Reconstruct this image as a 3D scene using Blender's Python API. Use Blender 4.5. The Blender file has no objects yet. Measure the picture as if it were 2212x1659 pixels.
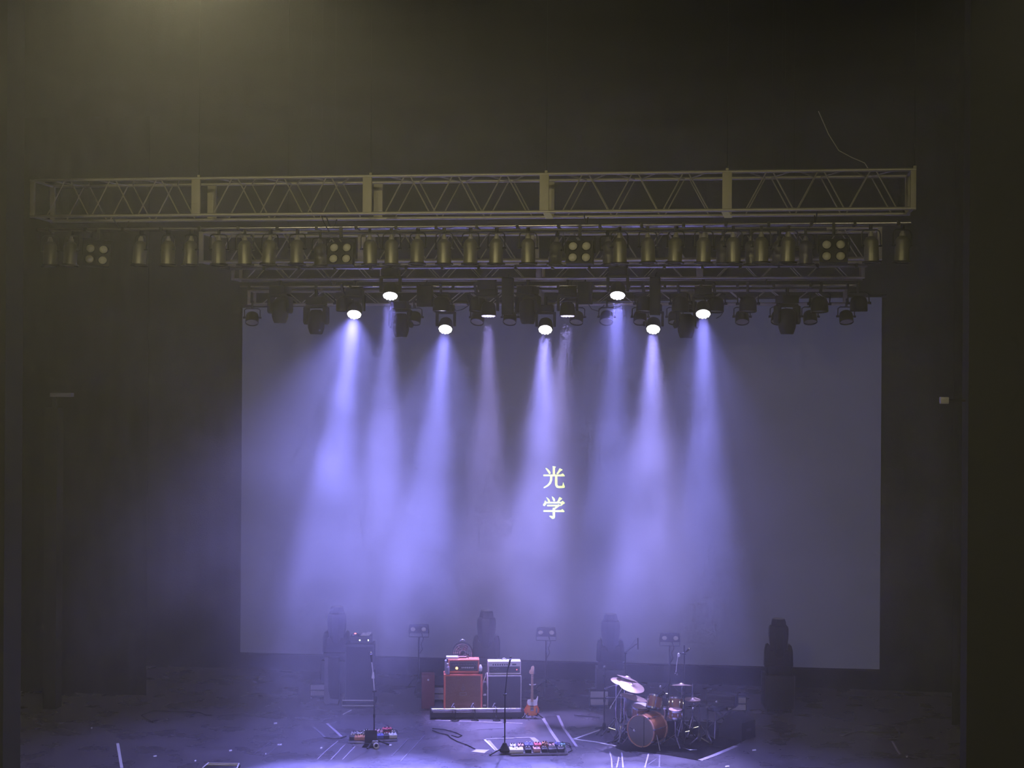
import bpy, bmesh, math, random
from mathutils import Vector, Matrix, Euler

random.seed(7)
S = bpy.context.scene
COL = S.collection
V = Vector
PI = math.pi
rad = math.radians

# ------------------------------------------------------------------ camera (seat in the balcony, right of centre)
A = rad(8.0); FPX = 3323.0; RHO = 0.0065; CAM = V((3.6, 0, 6.5))
_r = V((math.cos(A), math.sin(A), 0)); _u = V((0, 0, 1)); _f = V((-math.sin(A), math.cos(A), 0))
_cx = _r * math.cos(RHO) + _u * math.sin(RHO)
_cy = -_r * math.sin(RHO) + _u * math.cos(RHO)
cam_data = bpy.data.cameras.new('camera'); cam = bpy.data.objects.new('camera', cam_data); COL.objects.link(cam)
_m = Matrix((_cx, _cy, -_f)).transposed().to_4x4(); _m.translation = CAM; cam.matrix_world = _m
cam_data.sensor_width = 36; cam_data.lens = FPX / 2212 * 36; cam_data.clip_end = 200
S.camera = cam


def at(px, py, Y):
    """World point on the stage plane y = Y that was measured at this place of the photograph."""
    d = _f + _cx * ((px - 1106) / FPX) - _cy * ((py - 829.5) / FPX)
    return CAM + d * (Y / d.y)


def flr(px, py, z=0.0):
    d = _f + _cx * ((px - 1106) / FPX) - _cy * ((py - 829.5) / FPX)
    return CAM + d * ((z - CAM.z) / d.z)


# ------------------------------------------------------------------ world, exposure, render options
vs = S.view_settings
vs.view_transform = 'Standard'; vs.look = 'None'; vs.gamma = 1.0; vs.exposure = 0.0; vs.use_curve_mapping = False
W = bpy.data.worlds.new('dark_hall'); S.world = W; W.use_nodes = True
W.node_tree.nodes['Background'].inputs[0].default_value = (0, 0, 0, 1)
W.node_tree.nodes['Background'].inputs[1].default_value = 0.0
cy = S.cycles
cy.max_bounces = 4; cy.diffuse_bounces = 2; cy.glossy_bounces = 2; cy.volume_bounces = 2; cy.transmission_bounces = 2
cy.use_denoising = True; cy.sample_clamp_indirect = 4.0
cy.use_adaptive_sampling = True; cy.adaptive_threshold = 0.14; cy.adaptive_min_samples = 12

BEAM = (0.27, 0.26, 1.0)
WARM = (1.0, 0.88, 0.52)


def spot(p, t, energy, col, size, blend, radius, parent=None, name='lamp_light'):
    l = bpy.data.lights.new(name, 'SPOT'); l.energy = energy; l.color = col
    l.spot_size = rad(size); l.spot_blend = blend; l.shadow_soft_size = radius
    o = bpy.data.objects.new(name, l); COL.objects.link(o)
    o.location = p; o.rotation_euler = (V(t) - V(p)).to_track_quat('-Z', 'Y').to_euler()
    if parent:
        o.parent = parent; o.matrix_parent_inverse = parent.matrix_basis.inverted()
    return o


# lamps of the house: warm downlights on rods above the balcony's view (fixtures are built further down)
HOUSE = [  # photo x, distance, height, energy, aim (x offset, y, z)
    (390, 13.0, 10.65, 1620, (0.0, 14.5, 0.0), 178),
    (1235, 15.0, 11.4, 125, (0.0, 16.5, 0.0), 178),
    (2430, 13.0, 10.3, 250, (0.0, 14.5, 0.0), 178),
]
# unseen front-of-house wash lamps, added to light the front truss khaki
ADDED_FOH = [(-8.0, 8.0, 12.5, 1250, (-3.5, 26.0, 11.0)), (7.5, 8.0, 12.5, 520, (2.5, 26.0, 11.0))]


# ------------------------------------------------------------------ materials
MATS = {}


def mk(name, col, rough=0.5, metal=0.0, var=0.12, scale=9.0, bump=0.0, em=None, es=0.0, spec=0.5, coat=0.0):
    m = bpy.data.materials.new(name); m.use_nodes = True
    nt = m.node_tree; b = nt.nodes['Principled BSDF']
    b.inputs['Roughness'].default_value = rough; b.inputs['Metallic'].default_value = metal
    b.inputs['Specular IOR Level'].default_value = spec
    b.inputs['Coat Weight'].default_value = coat
    tc = nt.nodes.new('ShaderNodeTexCoord'); nz = nt.nodes.new('ShaderNodeTexNoise')
    nz.inputs['Scale'].default_value = scale; nz.inputs['Detail'].default_value = 3
    nt.links.new(tc.outputs['Object'], nz.inputs['Vector'])
    mix = nt.nodes.new('ShaderNodeMix'); mix.data_type = 'RGBA'
    mix.inputs[6].default_value = (*[max(0, c * (1 - var)) for c in col], 1)
    mix.inputs[7].default_value = (*[min(1, c * (1 + var)) for c in col], 1)
    nt.links.new(nz.outputs['Fac'], mix.inputs[0]); nt.links.new(mix.outputs[2], b.inputs['Base Color'])
    if bump:
        bp = nt.nodes.new('ShaderNodeBump'); bp.inputs['Strength'].default_value = bump; bp.inputs['Distance'].default_value = 0.02
        nt.links.new(nz.outputs['Fac'], bp.inputs['Height']); nt.links.new(bp.outputs[0], b.inputs['Normal'])
    if em:
        b.inputs['Emission Color'].default_value = (*em, 1); b.inputs['Emission Strength'].default_value = es
        m.cycles.emission_sampling = 'NONE'
    MATS[name] = m
    return m


mk('drape', (0.005, 0.005, 0.0055), 0.95, bump=0.2, scale=30, spec=0.1)
mk('wall_paint', (0.010, 0.010, 0.010), 0.85, scale=4, spec=0.2)
mk('ceiling_paint', (0.02, 0.02, 0.02), 0.9, spec=0.1)
mk('black', (0.007, 0.007, 0.008), 0.55, spec=0.3)
mk('black_gloss', (0.010, 0.010, 0.012), 0.22)
mk('lamp_black', (0.008, 0.008, 0.008), 0.45, spec=0.3)
mk('par_metal', (0.27, 0.26, 0.19), 0.42, metal=0.6)
mk('truss_metal', (0.52, 0.50, 0.40), 0.42, metal=0.5)
mk('truss_plate', (0.50, 0.47, 0.32), 0.6, metal=0.2)
mk('pipe_metal', (0.50, 0.49, 0.47), 0.24, metal=0.9)
mk('chrome', (0.75, 0.75, 0.78), 0.16, metal=1.0, var=0.05)
mk('steel_dark', (0.10, 0.10, 0.11), 0.35, metal=0.8)
mk('lens_glass', (0.30, 0.29, 0.24), 0.25, var=0.2)
mk('blinder_lamp', (0.62, 0.60, 0.46), 0.45, var=0.25, scale=40)
mk('led_white', (0.9, 0.9, 0.9), 0.3, em=(1.0, 0.97, 1.0), es=9.0)
mk('led_lilac', (0.9, 0.9, 0.9), 0.3, em=(0.62, 0.55, 1.0), es=2.0)
mk('led_red', (0.9, 0.2, 0.2), 0.3, em=(1.0, 0.12, 0.1), es=6.0)
mk('led_blue', (0.2, 0.2, 0.9), 0.3, em=(0.12, 0.12, 1.0), es=6.0)
mk('led_amber', (0.9, 0.6, 0.2), 0.3, em=(1.0, 0.55, 0.12), es=6.0)
mk('led_pale', (0.9, 0.9, 0.7), 0.3, em=(0.9, 1.0, 0.8), es=5.0)
mk('screen_cloth', (0.20, 0.20, 0.20), 0.95, var=0.03, scale=2, em=(0.019, 0.021, 0.043), es=1.0, spec=0.05)  # the projector's faint grey light is put into the cloth as emission
mk('projected_yellow', (0.8, 0.9, 0.4), 0.9, var=0.1, scale=1.5, em=(0.76, 1.0, 0.09), es=1.75)
mk('orange_tolex', (0.80, 0.20, 0.11), 0.55, bump=0.15, scale=60)
mk('orange_grille', (0.24, 0.13, 0.08), 0.85, bump=0.4, scale=120, var=0.3)
mk('cream_tolex', (0.72, 0.68, 0.66), 0.55, bump=0.1, scale=60)
mk('white_piping', (0.75, 0.74, 0.74), 0.5)
mk('black_grille', (0.03, 0.03, 0.035), 0.85, bump=0.4, scale=120, var=0.3)
mk('panel_dark', (0.06, 0.055, 0.06), 0.4)
mk('panel_line', (0.35, 0.32, 0.33), 0.5)
mk('white_plastic', (0.78, 0.77, 0.78), 0.45)
mk('lavender_plastic', (0.36, 0.33, 0.42), 0.4)
mk('paper', (0.55, 0.53, 0.56), 0.8)
mk('tape_pale', (0.40, 0.37, 0.44), 0.6, var=0.2, scale=14)
mk('tape_faint', (0.16, 0.15, 0.19), 0.6, var=0.3, scale=14)
mk('tape_white', (0.75, 0.74, 0.76), 0.6, var=0.1)
mk('mat_pale', (0.085, 0.075, 0.10), 0.5, var=0.15)
mk('rug', (0.012, 0.012, 0.013), 0.95, bump=0.4, scale=60, spec=0.1)
mk('drum_shell', (0.33, 0.14, 0.055), 0.28, var=0.35, scale=5, coat=0.5)
mk('drum_hoop', (0.62, 0.36, 0.24), 0.3, coat=0.4)
mk('drum_head_white', (0.80, 0.76, 0.74), 0.5)
mk('drum_head_pink', (0.62, 0.40, 0.36), 0.5)
mk('drum_head_clear', (0.20, 0.19, 0.19), 0.55, var=0.15)
mk('bronze', (0.78, 0.58, 0.42), 0.30, metal=0.75, var=0.12, scale=16)
mk('maple', (0.66, 0.45, 0.30), 0.4)
mk('rosewood', (0.10, 0.055, 0.04), 0.5)
mk('amp_red_dark', (0.20, 0.05, 0.05), 0.6)
mk('pedal_white', (0.72, 0.72, 0.66), 0.4)
mk('pedal_red', (0.66, 0.10, 0.12), 0.4)
mk('pedal_green', (0.10, 0.16, 0.08), 0.4)
mk('pedal_blue', (0.12, 0.14, 0.45), 0.4)
mk('pedal_cyan', (0.22, 0.50, 0.50), 0.4)
mk('pedal_orange', (0.65, 0.28, 0.10), 0.4)
mk('pedal_black', (0.03, 0.03, 0.035), 0.4)
mk('pedal_grey', (0.30, 0.29, 0.30), 0.4)
mk('pedal_pink', (0.72, 0.42, 0.40), 0.4)
mk('strobe_panel', (0.50, 0.50, 0.56), 0.45)
mk('case_black', (0.02, 0.02, 0.023), 0.5)


def floor_material():
    m = bpy.data.materials.new('dance_floor'); m.use_nodes = True; nt = m.node_tree; N = nt.nodes.new; L = nt.links.new
    b = nt.nodes['Principled BSDF']
    tc = N('ShaderNodeTexCoord')
    n1 = N('ShaderNodeTexNoise'); n1.inputs['Scale'].default_value = 1.6; n1.inputs['Detail'].default_value = 6
    mp = N('ShaderNodeMapping'); mp.inputs['Scale'].default_value = (2.2, 9.0, 1.0)
    n2 = N('ShaderNodeTexNoise'); n2.inputs['Scale'].default_value = 3.0; n2.inputs['Detail'].default_value = 8; n2.inputs['Roughness'].default_value = 0.7
    L(tc.outputs['Object'], n1.inputs['Vector']); L(tc.outputs['Object'], mp.inputs[0]); L(mp.outputs[0], n2.inputs['Vector'])
    r1 = N('ShaderNodeValToRGB'); r1.color_ramp.elements[0].color = (0.108, 0.100, 0.120, 1); r1.color_ramp.elements[1].color = (0.150, 0.140, 0.165, 1)
    r1.color_ramp.elements[0].position = 0.35; r1.color_ramp.elements[1].position = 0.7
    L(n1.outputs['Fac'], r1.inputs[0])
    r2 = N('ShaderNodeValToRGB'); r2.color_ramp.elements[0].color = (0, 0, 0, 1); r2.color_ramp.elements[1].color = (1, 1, 1, 1)
    r2.color_ramp.elements[0].position = 0.56; r2.color_ramp.elements[1].position = 0.74
    L(n2.outputs['Fac'], r2.inputs[0])
    mx = N('ShaderNodeMix'); mx.data_type = 'RGBA'; mx.inputs[7].default_value = (0.26, 0.25, 0.29, 1)
    L(r2.outputs[0], mx.inputs[0]); L(r1.outputs[0], mx.inputs[6]); L(mx.outputs[2], b.inputs['Base Color'])
    rr = N('ShaderNodeMapRange'); rr.inputs[3].default_value = 0.16; rr.inputs[4].default_value = 0.42
    L(n1.outputs['Fac'], rr.inputs[0]); L(rr.outputs[0], b.inputs['Roughness'])
    b.inputs['Specular IOR Level'].default_value = 0.6
    bp = N('ShaderNodeBump'); bp.inputs['Strength'].default_value = 0.08; bp.inputs['Distance'].default_value = 0.01
    L(n2.outputs['Fac'], bp.inputs['Height']); L(bp.outputs[0], b.inputs['Normal'])
    MATS['dance_floor'] = m


floor_material()


def sunburst_material():
    m = bpy.data.materials.new('sunburst'); m.use_nodes = True; nt = m.node_tree; N = nt.nodes.new; L = nt.links.new
    b = nt.nodes['Principled BSDF']; b.inputs['Roughness'].default_value = 0.2; b.inputs['Coat Weight'].default_value = 0.6
    tc = N('ShaderNodeTexCoord'); mp = N('ShaderNodeMapping'); mp.inputs['Scale'].default_value = (5.4, 0.5, 4.6); mp.inputs['Location'].default_value = (0, 0, -0.72)
    g = N('ShaderNodeTexGradient'); g.gradient_type = 'SPHERICAL'
    r = N('ShaderNodeValToRGB'); e = r.color_ramp.elements
    e[0].position = 0.0; e[0].color = (0.02, 0.008, 0.006, 1); e[1].position = 0.22; e[1].color = (0.62, 0.10, 0.02, 1)
    x = e.new(0.6); x.color = (0.85, 0.30, 0.08, 1)
    L(tc.outputs['Object'], mp.inputs[0]); L(mp.outputs[0], g.inputs[0]); L(g.outputs['Fac'], r.inputs[0]); L(r.outputs[0], b.inputs['Base Color'])
    MATS['sunburst'] = m


sunburst_material()


# ------------------------------------------------------------------ mesh helpers
class MB:
    """Collects shapes and links them as one mesh object."""

    def __init__(self):
        self.v = []; self.f = []

    def add(self, vs, fs, M=None):
        n = len(self.v)
        self.v += [tuple(M @ V(p)) if M else tuple(p) for p in vs]
        self.f += [tuple(i + n for i in q) for q in fs]
        return self

    def box(self, a, b, M=None):
        vs = [(x, y, z) for x in (a[0], b[0]) for y in (a[1], b[1]) for z in (a[2], b[2])]
        return self.add(vs, [(0, 1, 3, 2), (4, 6, 7, 5), (0, 4, 5, 1), (2, 3, 7, 6), (0, 2, 6, 4), (1, 5, 7, 3)], M)

    def cbox(self, c, s, M=None):
        c = V(c); s = V(s) * 0.5
        return self.box(c - s, c + s, M)

    def tube(self, p, q, r, r2=None, n=8):
        p = V(p); q = V(q); r2 = r if r2 is None else r2
        d = (q - p); R = d.to_track_quat('Z', 'Y').to_matrix()
        vs = []
        for c, rr in ((p, r), (q, r2)):
            for i in range(n):
                a = 2 * PI * i / n
                vs.append(c + R @ V((math.cos(a) * rr, math.sin(a) * rr, 0)))
        fs = [(i, (i + 1) % n, n + (i + 1) % n, n + i) for i in range(n)] + [tuple(range(n - 1, -1, -1)), tuple(range(n, 2 * n))]
        return self.add(vs, fs)

    def path(self, pts, r, n=6, closed=False):
        pts = [V(p) for p in pts]; k = len(pts); vs = []; fs = []
        prev = None
        for i, p in enumerate(pts):
            a = pts[i - 1] if (i > 0 or closed) else p
            b = pts[(i + 1) % k] if (i < k - 1 or closed) else p
            d = (b - a)
            d = d.normalized() if d.length > 1e-9 else V((0, 0, 1))
            if prev is None:
                u = d.orthogonal().normalized()
            else:
                u = (prev - d * prev.dot(d))
                u = u.normalized() if u.length > 1e-6 else d.orthogonal().normalized()
            prev = u; w = d.cross(u)
            vs += [p + (u * math.cos(2 * PI * j / n) + w * math.sin(2 * PI * j / n)) * r for j in range(n)]
        m = k if closed else k - 1
        for i in range(m):
            for j in range(n):
                a0 = i * n + j; a1 = i * n + (j + 1) % n; i2 = (i + 1) % k
                fs.append((a0, a1, i2 * n + (j + 1) % n, i2 * n + j))
        if not closed:
            fs += [tuple(range(n - 1, -1, -1)), tuple(range((k - 1) * n, k * n))]
        return self.add(vs, fs)

    def lathe(self, prof, n=16, M=None, sx=1.0, sy=1.0):
        vs = []; fs = []; idx = []
        for r, z in prof:
            if r < 1e-6:
                idx.append([len(vs)]); vs.append((0, 0, z))
            else:
                idx.append(list(range(len(vs), len(vs) + n)))
                vs += [(math.cos(2 * PI * i / n) * r * sx, math.sin(2 * PI * i / n) * r * sy, z) for i in range(n)]
        for a, b in zip(idx, idx[1:]):
            if len(a) == 1 and len(b) == 1:
                continue
            for i in range(n):
                j = (i + 1) % n
                if len(a) == 1:
                    fs.append((a[0], b[j], b[i]))
                elif len(b) == 1:
                    fs.append((a[i], a[j], b[0]))
                else:
                    fs.append((a[i], a[j], b[j], b[i]))
        return self.add(vs, fs, M)

    def prism(self, poly, d0, d1, M=None):
        """poly in (x, z), thickness along y from d0 to d1."""
        n = len(poly)
        vs = [(x, d0, z) for x, z in poly] + [(x, d1, z) for x, z in poly]
        fs = [tuple(range(n)), tuple(range(2 * n - 1, n - 1, -1))] + [(i, n + i, n + (i + 1) % n, (i + 1) % n) for i in range(n)]
        return self.add(vs, fs, M)

    def mesh(self, name, mat, bevel=0.0, smooth=True):
        me = bpy.data.meshes.new(name); me.from_pydata(self.v, [], self.f)
        bm = bmesh.new(); bm.from_mesh(me)
        bmesh.ops.recalc_face_normals(bm, faces=bm.faces)
        if bevel:
            es = [e for e in bm.edges if len(e.link_faces) == 2 and e.calc_face_angle(0) > 0.6]
            bmesh.ops.bevel(bm, geom=es, offset=bevel, segments=2, affect='EDGES', profile=0.6)
        bm.to_mesh(me); bm.free()
        me.materials.append(MATS[mat])
        if smooth:
            me.polygons.foreach_set('use_smooth', [True] * len(me.polygons))
            me.set_sharp_from_angle(angle=rad(38))
        return me

    def build(self, name, mat, parent=None, bevel=0.0, smooth=True, loc=None, rot=None):
        o = bpy.data.objects.new(name, self.mesh(name, mat, bevel, smooth)); COL.objects.link(o)
        if parent is not None:
            o.parent = parent
        if loc is not None:
            o.location = loc
        if rot is not None:
            o.rotation_euler = rot
        return o


def put(name, me, parent=None, loc=(0, 0, 0), rot=(0, 0, 0)):
    o = bpy.data.objects.new(name, me); COL.objects.link(o); o.parent = parent; o.location = loc; o.rotation_euler = rot
    return o


def tag(o, label, cat, group=None):
    o['label'] = label; o['category'] = cat
    if group:
        o['group'] = group
    return o


def thing(name, label, cat, loc=(0, 0, 0), rz=0.0, group=None, rot=None):
    o = bpy.data.objects.new(name, None); COL.objects.link(o)
    o.empty_display_size = 0.1; o.location = loc
    o.rotation_euler = rot if rot is not None else (0, 0, rz)
    return tag(o, label, cat, group)


def copy_tree(o, parent=None):
    c = o.copy(); COL.objects.link(c); c.parent = parent
    for ch in o.children:
        copy_tree(ch, c)
    return c


def struct(o):
    o['kind'] = 'structure'
    return o


ORD = ['first', 'second', 'third', 'fourth', 'fifth', 'sixth', 'seventh', 'eighth', 'ninth', 'tenth', 'eleventh', 'twelfth', 'thirteenth',
       'fourteenth', 'fifteenth', 'sixteenth', 'seventeenth', 'eighteenth', 'nineteenth', 'twentieth', 'twenty-first', 'twenty-second',
       'twenty-third', 'twenty-fourth', 'twenty-fifth', 'twenty-sixth']


def nth(i, n):
    return 'leftmost' if i == 0 else ('rightmost' if i == n - 1 else ORD[i] + ' from left')


def arc(c, r, a0, a1, n, ax=V((1, 0, 0)), ay=V((0, 0, 1))):
    c = V(c)
    return [c + ax * (r * math.cos(a0 + (a1 - a0) * i / (n - 1))) + ay * (r * math.sin(a0 + (a1 - a0) * i / (n - 1))) for i in range(n)]


# ------------------------------------------------------------------ the setting
struct(MB().box((-13, 22.6, -0.3), (13, 34.0, 0)).build('floor', 'dance_floor', smooth=False))
struct(MB().box((-13, -4, -1.6), (13, 22.6, -1.4)).build('floor_hall', 'wall_paint', smooth=False))


def drape(name, x0, x1, y, z0, z1, pitch, amp, mat='drape', thick=0.02):
    n = int((x1 - x0) / pitch * 8); vs = []; fs = []
    for i in range(n + 1):
        x = x0 + (x1 - x0) * i / n
        d = amp * math.sin(2 * PI * x / pitch) + amp * 0.4 * math.sin(2 * PI * x / (pitch * 2.3) + 1)
        for yy in (y + d, y + d + thick):
            vs += [(x, yy, z0), (x, yy, z1)]
    for i in range(n):
        a = i * 4; b = a + 4
        fs += [(a, b, b + 1, a + 1), (a + 2, a + 3, b + 3, b + 2), (a, a + 2, b + 2, b), (a + 1, b + 1, b + 3, a + 3)]
    fs += [(0, 1, 3, 2), (n * 4, n * 4 + 2, n * 4 + 3, n * 4 + 1)]
    return MB().add(vs, fs).build(name, mat)


struct(drape('wall_back', -12.9, 12.9, 33.7, 0, 16, 0.5, 0.008))
struct(MB().box((-13.2, -4, -1.6), (-13, 34, 16)).build('wall_left', 'wall_paint', smooth=False))
struct(MB().box((13, -4, -1.6), (13.2, 34, 16)).build('wall_right', 'wall_paint', smooth=False))
struct(MB().box((-13.2, -4.2, 16), (13.2, 34, 16.2)).build('ceiling', 'ceiling_paint', smooth=False))
# the proscenium: dark pillars either side of the opening
xl = at(30, 900, 22.9).x; xr = at(2085, 900, 22.9).x
struct(MB().box((-13, 22.6, -0.3), (xl, 23.2, 16)).build('pillar_left', 'wall_paint', smooth=False))
struct(MB().box((xr, 22.6, -0.3), (13, 23.2, 16)).build('pillar_right', 'wall_paint', smooth=False))
p0 = at(96, 880, 28.9); p1 = at(124, 880, 28.9)
struct(MB().box((p0.x, 28.9, 0), (p1.x, 29.2, p0.z), None).build('trim_left', 'wall_paint', bevel=0.01))
# black side legs of the stage
lg = drape('side_drape', -12.5, -8.3, 30.5, 0, 12, 0.45, 0.025); tag(lg, 'tall black stage drape hanging beside the left of the screen', 'curtain', 'black side drapes')
lg = drape('side_drape', 7.9, 12.5, 30.5, 0, 12, 0.45, 0.025); tag(lg, 'tall black stage drape hanging beside the right of the screen', 'curtain', 'black side drapes')

# ------------------------------------------------------------------ the screen with the two projected characters
YS = 33.0
corners = [at(524, 665, YS), at(1905, 642, YS), at(1900, 1446, YS), at(519, 1409, YS)]
scr = thing('projection_screen', 'large pale grey projection screen with two yellow characters at back of stage', 'screen', (0, YS, corners[2].z))
o0 = V((0, YS, corners[2].z))
MB().prism([((c - o0).x, (c - o0).z) for c in corners], 0, 0.03).build('screen_surface', 'screen_cloth', scr, smooth=False)
ends = [corners[0] - o0, corners[1] - o0]
MB().tube(ends[0] + V((-0.1, 0.03, 0.03)), ends[1] + V((0.1, 0.03, 0.03)), 0.035).build('top_batten', 'black', scr)
for k_ in (.15, .85):
    a_ = corners[0].lerp(corners[1], k_) - o0
    MB().tube(a_ + V((0, .03, 0)), V((a_.x, .03, 15.985 - o0.z)), .004, n=5).build('suspension_wire', 'black', scr)
ends = [corners[3] - o0, corners[2] - o0]
MB().tube(ends[0] + V((-0.02, 0.03, -0.02)), ends[1] + V((0.02, 0.03, -0.02)), 0.025).build('bottom_batten', 'black', scr)


def ribbon(pts):
    L = []; R = []
    for i, (x, y, w) in enumerate(pts):
        a = pts[max(0, i - 1)]; b = pts[min(len(pts) - 1, i + 1)]
        d = V((b[0] - a[0], b[1] - a[1])).normalized(); n = V((-d.y, d.x)) * w * 0.5
        L.append((x + n.x, y + n.y)); R.append((x - n.x, y - n.y))
    return L + R[::-1]


GUANG = [
    [(660, 278), (735, 295), (712, 325), (712, 485), (665, 485), (665, 300)],
    [(500, 328), (522, 321), (580, 368), (615, 420), (612, 450), (582, 456), (560, 415)],
    [(820, 324), (885, 365), (840, 390), (772, 466), (745, 446), (790, 385)],
    [(455, 468), (850, 468), (885, 442), (936, 495), (926, 508), (455, 503)],
    ribbon([(632, 490, 46), (628, 590, 46), (600, 665, 42), (550, 715, 36), (463, 764, 24)]),
    ribbon([(741, 490, 50), (741, 690, 50), (762, 738, 50), (810, 748, 46), (880, 746, 46), (932, 744, 30)]),
    [(900, 640), (912, 690), (935, 742), (915, 765), (868, 752), (884, 700)],
]
XUE = [
    [(515, 968), (560, 1000), (602, 1045), (602, 1085), (570, 1085), (550, 1035)],
    [(642, 953), (690, 988), (718, 1030), (710, 1066), (680, 1062), (658, 1010)],
    [(815, 970), (880, 1010), (840, 1035), (800, 1085), (765, 1082), (790, 1020)],
    [(490, 1045), (512, 1065), (512, 1140), (480, 1176), (446, 1160), (450, 1130), (475, 1105)],
    [(500, 1080), (860, 1080), (885, 1056), (937, 1105), (900, 1130), (850, 1174), (832, 1165), (850, 1114), (500, 1114)],
    [(538, 1145), (770, 1145), (795, 1130), (832, 1160), (700, 1258), (680, 1258), (660, 1215), (700, 1210), (745, 1181), (538, 1181)],
    [(455, 1265), (850, 1265), (880, 1240), (930, 1295), (916, 1308), (455, 1303)],
    [(662, 1215), (712, 1238), (716, 1420), (690, 1457), (650, 1460), (585, 1400), (600, 1388), (664, 1402)],
]
for strokes, lab in ((GUANG, 'upper projected yellow character'), (XUE, 'lower projected yellow character')):
    mb = MB()
    for k, st in enumerate(strokes):
        q = [at(1130 + x / 10.37, 980 + y / 10.37, YS) - o0 for x, y in st]
        mb.prism([(p.x, p.z) for p in q], -0.002 - 0.0003 * k, 0.0)
    ch = mb.build('character', 'projected_yellow', scr, smooth=False); ch['label'] = lab


# ------------------------------------------------------------------ trusses, pipes, chains
def truss(label, x0, x1, y, zb, h, depth, nsec, r=0.03, pw=0.155, seg=3, mat='truss_metal', plate='truss_plate'):
    t = thing('lighting_truss', label, 'truss', ((x0 + x1) / 2, y, zb), group='box trusses over the stage')
    hw = (x1 - x0) / 2
    for yy in (0, depth):
        for zz in (0, h):
            MB().tube((-hw, yy, zz), (hw, yy, zz), r, n=10).build('chord', mat, t)
    L = 2 * hw / nsec
    zig = [(0.10, 0, 0.212, 1), (0.248, 1, 0.35, 0), (0.372, 0, 0.487, 1), (0.513, 1, 0.628, 0), (0.65, 0, 0.765, 1), (0.79, 1, 0.90, 0)]
    bmesh_a = MB().tube((zig[0][0] * L - 0.156 * L, 0, -h / 2), (zig[0][2] * L - 0.156 * L, 0, h / 2), r * 0.42, n=6).mesh('brace', mat)
    bmesh_b = MB().tube((-0.056 * L, 0, h / 2), (0.056 * L, 0, -h / 2), r * 0.42, n=6).mesh('brace', mat)
    bmesh_c = MB().tube((-0.056 * L, -depth / 2, 0), (0.056 * L, depth / 2, 0), r * 0.36, n=6).mesh('brace', mat)
    bmesh_d = MB().tube((-0.056 * L, depth / 2, 0), (0.056 * L, -depth / 2, 0), r * 0.36, n=6).mesh('brace', mat)
    plate_f = MB().cbox((0, 0, h / 2), (pw, r * 1.7, h - r)).mesh('joint_plate', plate, bevel=0.006)
    post_f = MB().cbox((0, 0, h / 2), (pw * 0.55, r * 1.7, h + r)).mesh('end_post', plate, bevel=0.006)
    for s in range(nsec):
        xs = -hw + s * L
        for f0, e0, f1, e1 in zig:
            xm = xs + (f0 + f1) / 2 * L
            for yy in (0, depth):
                put('brace', bmesh_a if e1 else bmesh_b, t, (xm, yy, h / 2))
            put('brace', bmesh_c if e1 else bmesh_d, t, (xm, depth / 2, h))
        for yy in (0, depth):
            if s:
                put('joint_plate', plate_f, t, (xs, yy - (r if yy == 0 else -r) * 0.3, 0))
    for sx in (-1, 1):
        for yy in (0, depth):
            put('end_post', post_f, t, (sx * (hw - pw * 0.27), yy, 0))
        for zz in (0, h):
            MB().tube((sx * (hw - pw * .27), 0, zz), (sx * (hw - pw * .27), depth, zz), r * 0.8).build('end_bar', mat, t)
    return t


def lighting_pipe(label, x0, x1, y, z, gap=0.10, r=0.026, n=3, spacing=0.7):
    t = thing('lighting_pipe', label, 'pipe', ((x0 + x1) / 2, y, z), group='pipes carrying the lamps')
    hw = (x1 - x0) / 2
    for k in range(n):
        MB().tube((-hw, k * gap, (k % 2) * 0.0), (hw, k * gap, (k % 2) * 0.0), r, n=10).build('tube', 'pipe_metal', t)
    m = MB().cbox((0, gap * (n - 1) / 2, 0), (0.05, gap * (n - 1) + 0.09, 0.075)).mesh('coupler', 'lamp_black', bevel=0.01)
    k = int(2 * hw / spacing)
    for i in range(k + 1):
        put('coupler', m, t, (-hw + 0.2 + i * (2 * hw - 0.4) / k, 0, 0.0))
    return t


# front truss
Y1 = 25.4
tl = at(66, 390, Y1); tr = at(1979, 366, Y1); bl = at(66, 466, Y1); br_ = at(1979, 452, Y1)
Z1T = (tl.z + tr.z) / 2; Z1B = (bl.z + br_.z) / 2
truss('long khaki-lit box truss spanning above the stage nearest the audience', tl.x, tr.x, Y1, Z1B, Z1T - Z1B, 0.8, 5)
ZP1 = at(1000, 489, Y1 + 0.35).z
PIPE1 = lighting_pipe('pale pipe bundle under the front truss carrying the par cans', at(80, 490, Y1 + .35).x, at(1968, 478, Y1 + .35).x, Y1 + 0.35, ZP1, n=3)
# second truss
Y2 = 28.4
x2l = at(430, 580, Y2).x; x2r = at(1905, 580, Y2).x
Z2B = at(1250, 562, Y2).z; Z2T = at(1250, 497, Y2).z
truss('box truss behind the row of par cans, mostly hidden by them', x2l, x2r, Y2, Z2B, Z2T - Z2B, 0.75, 4)
ZP2 = at(1250, 577, Y2 + .7).z
PIPE2 = lighting_pipe('bright-edged pipe behind the bottoms of the par cans', x2l + .2, x2r - .2, Y2 + .6, ZP2, n=2, gap=.14)
# third truss
Y3 = 29.9
x3l = at(500, 610, Y3).x; x3r = at(1868, 610, Y3).x
Z3B = at(1250, 601, Y3).z; Z3T = at(1250, 560, Y3).z
truss('darker slim truss hanging above the lit wash lights', x3l, x3r, Y3, Z3B, Z3T - Z3B, 0.5, 4, r=0.026, pw=0.12)
ZP3 = at(1250, 618, Y3 + .3).z
PIPE3 = lighting_pipe('pipe with shiny cable runs directly above the lit wash lights', x3l + .1, x3r - .1, Y3 + .25, ZP3, n=2, gap=.12)
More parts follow.
